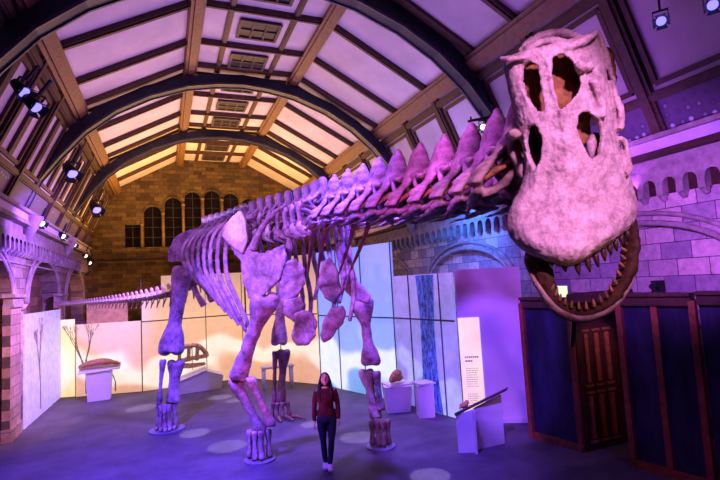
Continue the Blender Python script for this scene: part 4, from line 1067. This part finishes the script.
for s in (-1, 1):
    L_ = leg[s]; wl(mb, L_, [(.085, .09), (.075, .08), (.052, .055), (.05, .052), (.035, .04)])
    fx0, fy0 = L_[-1][0], L_[-1][1]
    wl(mb, [(fx0, fy0 - .04, .05), (fx0, fy0 + .03, .05), (fx0 + .01 * s, fy0 + .14, .035)], [(.035, .035), (.04, .035), (.035, .02)])
    A_ = arm[s]; wl(mb, A_, [.046, .042, .036, .032, .024])
    hx, hy, hz = A_[-1]
    mb.loft([W(hx, hy, hz + .01), W(hx, hy + .005, hz - .04), W(hx, hy + .01, hz - .075)], [(.018, .026), (.017, .036), (.014, .036)], fx, 10)
    for i in range(4):
        o = (i - 1.5) * .019; ln = [.06, .07, .065, .05][i]
        mb.loft([W(hx, hy + .01 + o, hz - .07), W(hx - s * .004, hy + .015 + o, hz - .075 - ln * .5), W(hx - s * .018, hy + .022 + o, hz - .07 - ln)], [.0095, .0085, .006], n=6)
    mb.loft([W(hx, hy + .03, hz - .02), W(hx - s * .008, hy + .055, hz - .045), W(hx - s * .015, hy + .06, hz - .075)], [.012, .010, .007], n=6)
link('body', organic(mb, .0065, M['skin'], 2), (), per)
for s in (-1, 1):
    mb = MB(); mb.ell(Hh(s * .028, .082, .012), (.012, .007, .007), Rt, 8); mb.build('eye', M['hair'], per, True)
mb = MB(); mb.ell(Hh(0, .093, -.052), (.02, .005, .006), Rt, 8); mb.build('lips', plain('lips', (.45, .12, .12), .5), per, True)
mb = MB()   # hair: cap plus long falls
mb.ell(Hh(0, -.022, .022), (.086, .092, .100), Rt, 16); mb.ell(Hh(0, -.06, -.05), (.08, .06, .09), Rt, 12)
for s in (-1, 1):
    mb.loft([Hh(s * .062, .02, .06), W(s * .088, .0, 1.49), W(s * .10, .02, 1.38), W(s * .10, .07, 1.26), W(s * .085, .09, 1.14)], [(.016, .03), (.022, .045), (.034, .04), (.034, .028), (.012, .01)], fx, 10)
mb.loft([W(0, -.07, 1.5), W(0, -.10, 1.36), W(0, -.12, 1.2)], [(.09, .04), (.12, .04), (.09, .02)], fx, 12)
link('hair', organic(mb, .009, M['hair'], 2, .004, 20), (), per)
mb = MB()   # top with long sleeves
wl(mb, [(0, 0, .90), (0, 0, .98), (0, 0, 1.06), (0, .0, 1.2), (0, 0, 1.33), (0, -.01, 1.385)], [(.165, .12), (.155, .115), (.13, .10), (.148, .118), (.142, .092), (.06, .055)], 16)
for s in (-1, 1): wl(mb, arm[s][:-1] + [tuple(V(arm[s][-1]) + V((0, -.004, .02)))], [.052, .05, .045, .040, .032])
link('top', organic(mb, .010, M['top'], 2, .004, 14), (), per)
mb = MB(); wl(mb, [(0, 0, .80), (0, 0, .88), (0, 0, .96)], [(.165, .115), (.17, .12), (.145, .105)], 16)
for s in (-1, 1): wl(mb, leg[s], [(.095, .10), (.080, .086), (.055, .06), (.052, .056), (.040, .046)])
link('jeans', organic(mb, .010, M['jeans'], 2, .003, 14), (), per)
for s in (-1, 1):
    x0, y0, _ = leg[s][-1]; mb = MB(); wl(mb, [(x0, y0 - .06, .05), (x0, y0, .06), (x0 + .005 * s, y0 + .08, .045), (x0 + .01 * s, y0 + .155, .03)], [(.04, .045), (.046, .058), (.046, .042), (.036, .026)])
    wl(mb, [(x0, y0, .05), (x0, y0, .11)], [.048, .045]); mb.box((0, 0, 0), (0.001, .001, .001)) if False else None
    link('shoe', organic(mb, .008, M['shoe'], 2), (), per)

# ================================================================== LIGHTS
def spot(loc, tgt, e, col, deg=50, blend=.5, r=.15):
    l = bpy.data.lights.new('spot', 'SPOT'); l.energy = e; l.color = col; l.spot_size = math.radians(deg); l.spot_blend = blend; l.shadow_soft_size = r
    o = bpy.data.objects.new('stage_or_fill_light', l); COL.objects.link(o); o.location = loc
    o.rotation_euler = (V(tgt) - V(loc)).to_track_quat('-Z', 'Y').to_euler(); return o
def area(loc, tgt, e, col, sx, sy):
    l = bpy.data.lights.new('area', 'AREA'); l.energy = e; l.color = col; l.shape = 'RECTANGLE'; l.size = sx; l.size_y = sy
    o = bpy.data.objects.new('wash_or_fill_light', l); COL.objects.link(o); o.location = loc
    o.rotation_euler = (V(tgt) - V(loc)).to_track_quat('-Z', 'Y').to_euler(); return o
w = bpy.data.worlds.new('world'); sc.world = w; w.use_nodes = True
w.node_tree.nodes['Background'].inputs[0].default_value = (.10, .05, .22, 1); w.node_tree.nodes['Background'].inputs[1].default_value = .15
VIO = (.42, .16, 1.0); BLU = (.16, .16, 1.0); PNK = (1.0, .38, .75); MAG = (.75, .22, 1.0); WRM = (1.0, .52, .16)
# ceiling uplights
area((XC, 6.0, 4.9), (XC, 6.1, 9), 42, (.50, .22, 1.0), 8, 3)
area((XC + 1.5, 11, 4.9), (XC + 1.6, 11.2, 9), 150, (.58, .38, 1.0), 7, 3)
area((XC - 2.5, 13, 4.9), (XC - 2.6, 13.2, 9), 60, (.8, .34, .75), 4, 3)
area((XC, 17.6, 4.9), (XC, 17.8, 9), 270, (1.0, .60, .58), 8, 2)
area((XC - .5, 22.4, 4.9), (XC - .5, 22.3, 9), 700, (1.0, .56, .15), 7, 1.5)
spot((XR - 2.2, 10, 4.6), (XR - .4, 12.5, 7.2), 140, (.30, .28, 1.0), 90)
# back wall from its foot
area((XC - 1, 22.5, 3.2), (XC - 1, 26, 4.6), 6, WRM, 8, 1)
spot((-1.5, 21.5, 3), (-2.2, 25.8, 4.5), 260, WRM, 70)
# left wall
spot((.4, 12.5, 5.2), (-3.5, 16, 3.2), 3000, (.34, .14, 1.0), 80)
spot((.0, 9, 4.5), (-3.5, 13.6, 1.8), 1500, (1.0, .50, .36), 40)
# right wall
spot((4.5, 3.5, 4.2), (8.3, 6.0, 3.9), 1050, (.52, .17, 1.0), 72, .8)
spot((6.7, 10.9, 5.1), (8.27, 11.6, 3.8), 420, (.05, .22, 1.0), 125, .8)
area((7.75, 6.2, 4.9), (8.1, 6.2, 5.35), 26, (.5, .12, 1.0), .1, 6)
# skeleton
spot((-2.7, 9.8, 7.0), (1.2, 12.0, 3.2), 750, (.40, .15, .9), 44)
spot((-2.4, 6.4, 6.8), (2.0, 9.2, 3.4), 2100, (.46, .18, .95), 44)
spot((-1.5, 3.6, 6.5), (2.5, 6.3, 4.2), 1150, (.22, .10, 1.0), 40)
spot((.2, 1.0, 5.6), (2.45, 4.4, 4.35), 1000, (.80, .17, 1.0), 25)
spot((6.9, 9.3, 6.9), (2.6, 7.5, 4.0), 2600, (.08, .05, 1.0), 50)
spot((7.0, 12.5, 6.9), (1.4, 11.0, 3.4), 1500, (.10, .05, 1.0), 50)
spot((1.0, 3.2, 1.3), (2.5, 8.6, 3.2), 260, (1.0, .18, .75), 50)
spot((1.6, 8.2, .25), (2.2, 9.2, 4.5), 45, (1.0, .2, .75), 100)
# skull
spot((.6, -1.2, 5.2), (1.85, 1.8, 3.75), 700, (1.0, .42, .90), 23, .4)
spot((-.9, 2.2, 5.2), (2.1, 3.0, 4.0), 520, (.62, .14, 1.0), 30)  # added fill on the neck, where the skull's shadow leaves it dark
spot((-2.5, 7.0, 5.6), (1.1, 8.9, 4.45), 420, (.62, .60, 1.0), 9, .5, .05)  # added narrow fill that brightens the scapular blade
spot((-2.3, 10.5, 5.6), (.6, 11.8, 4.6), 180, (.45, .22, 1.0), 18)
spot((1.75, .9, 2.6), (1.9, 2.0, 4.1), 9, (1.0, .55, .2), 40)
# floor washes
spot((-1.5, 6.5, 6.8), (-.3, 10.5, 0), 8500, (.16, .07, 1.0), 62, .9)
spot((2.4, 5.5, 7.5), (2.4, 8.0, 0), 4600, (.20, .09, 1.0), 60, .9)
spot((4.5, 12, 7.5), (4.0, 11.5, 0), 2600, (.32, .20, .8), 60, .9)
spot((-1.0, 17.0, 7.2), (0, 15.5, 0), 1300, (.40, .26, .8), 60, .9)
spot((6.0, 3.0, 6.5), (5.6, 6.2, 0), 260, (.24, .12, 1), 45, .8)
spot((2.6, 4.0, 6.2), (6.6, 8.8, 1.0), 3000, (.27, .10, 1.0), 24, .35)
spot((7.55, 5.6, 2.3), (7.2, 6.7, 1.3), 16, (1.0, .36, .15), 80)  # added warm fill in the recess to brighten the door
# pools on the carpet
for (x, y, r) in ((1.47, 15.3, .38), (1.12, 10.53, .42), (.57, 11.87, .36), (1.82, 14.6, .3), (3.65, 9.6, .4), (3.1, 11.04, .3), (3.93, 7.15, .35), (-.66, 15.27, .45)):
    spot((x, y, 2.2), (x, y, 0), 190, (.8, .72, 1.0), math.degrees(2 * math.atan(r / 2.2)), .25, .02)

area((-.2, 14.2, 4.4), (-.2, 17.6, .6), 60, (1.0, .62, .30), 5, .5)  # added warm fill for the plinth and lectern before the back screens
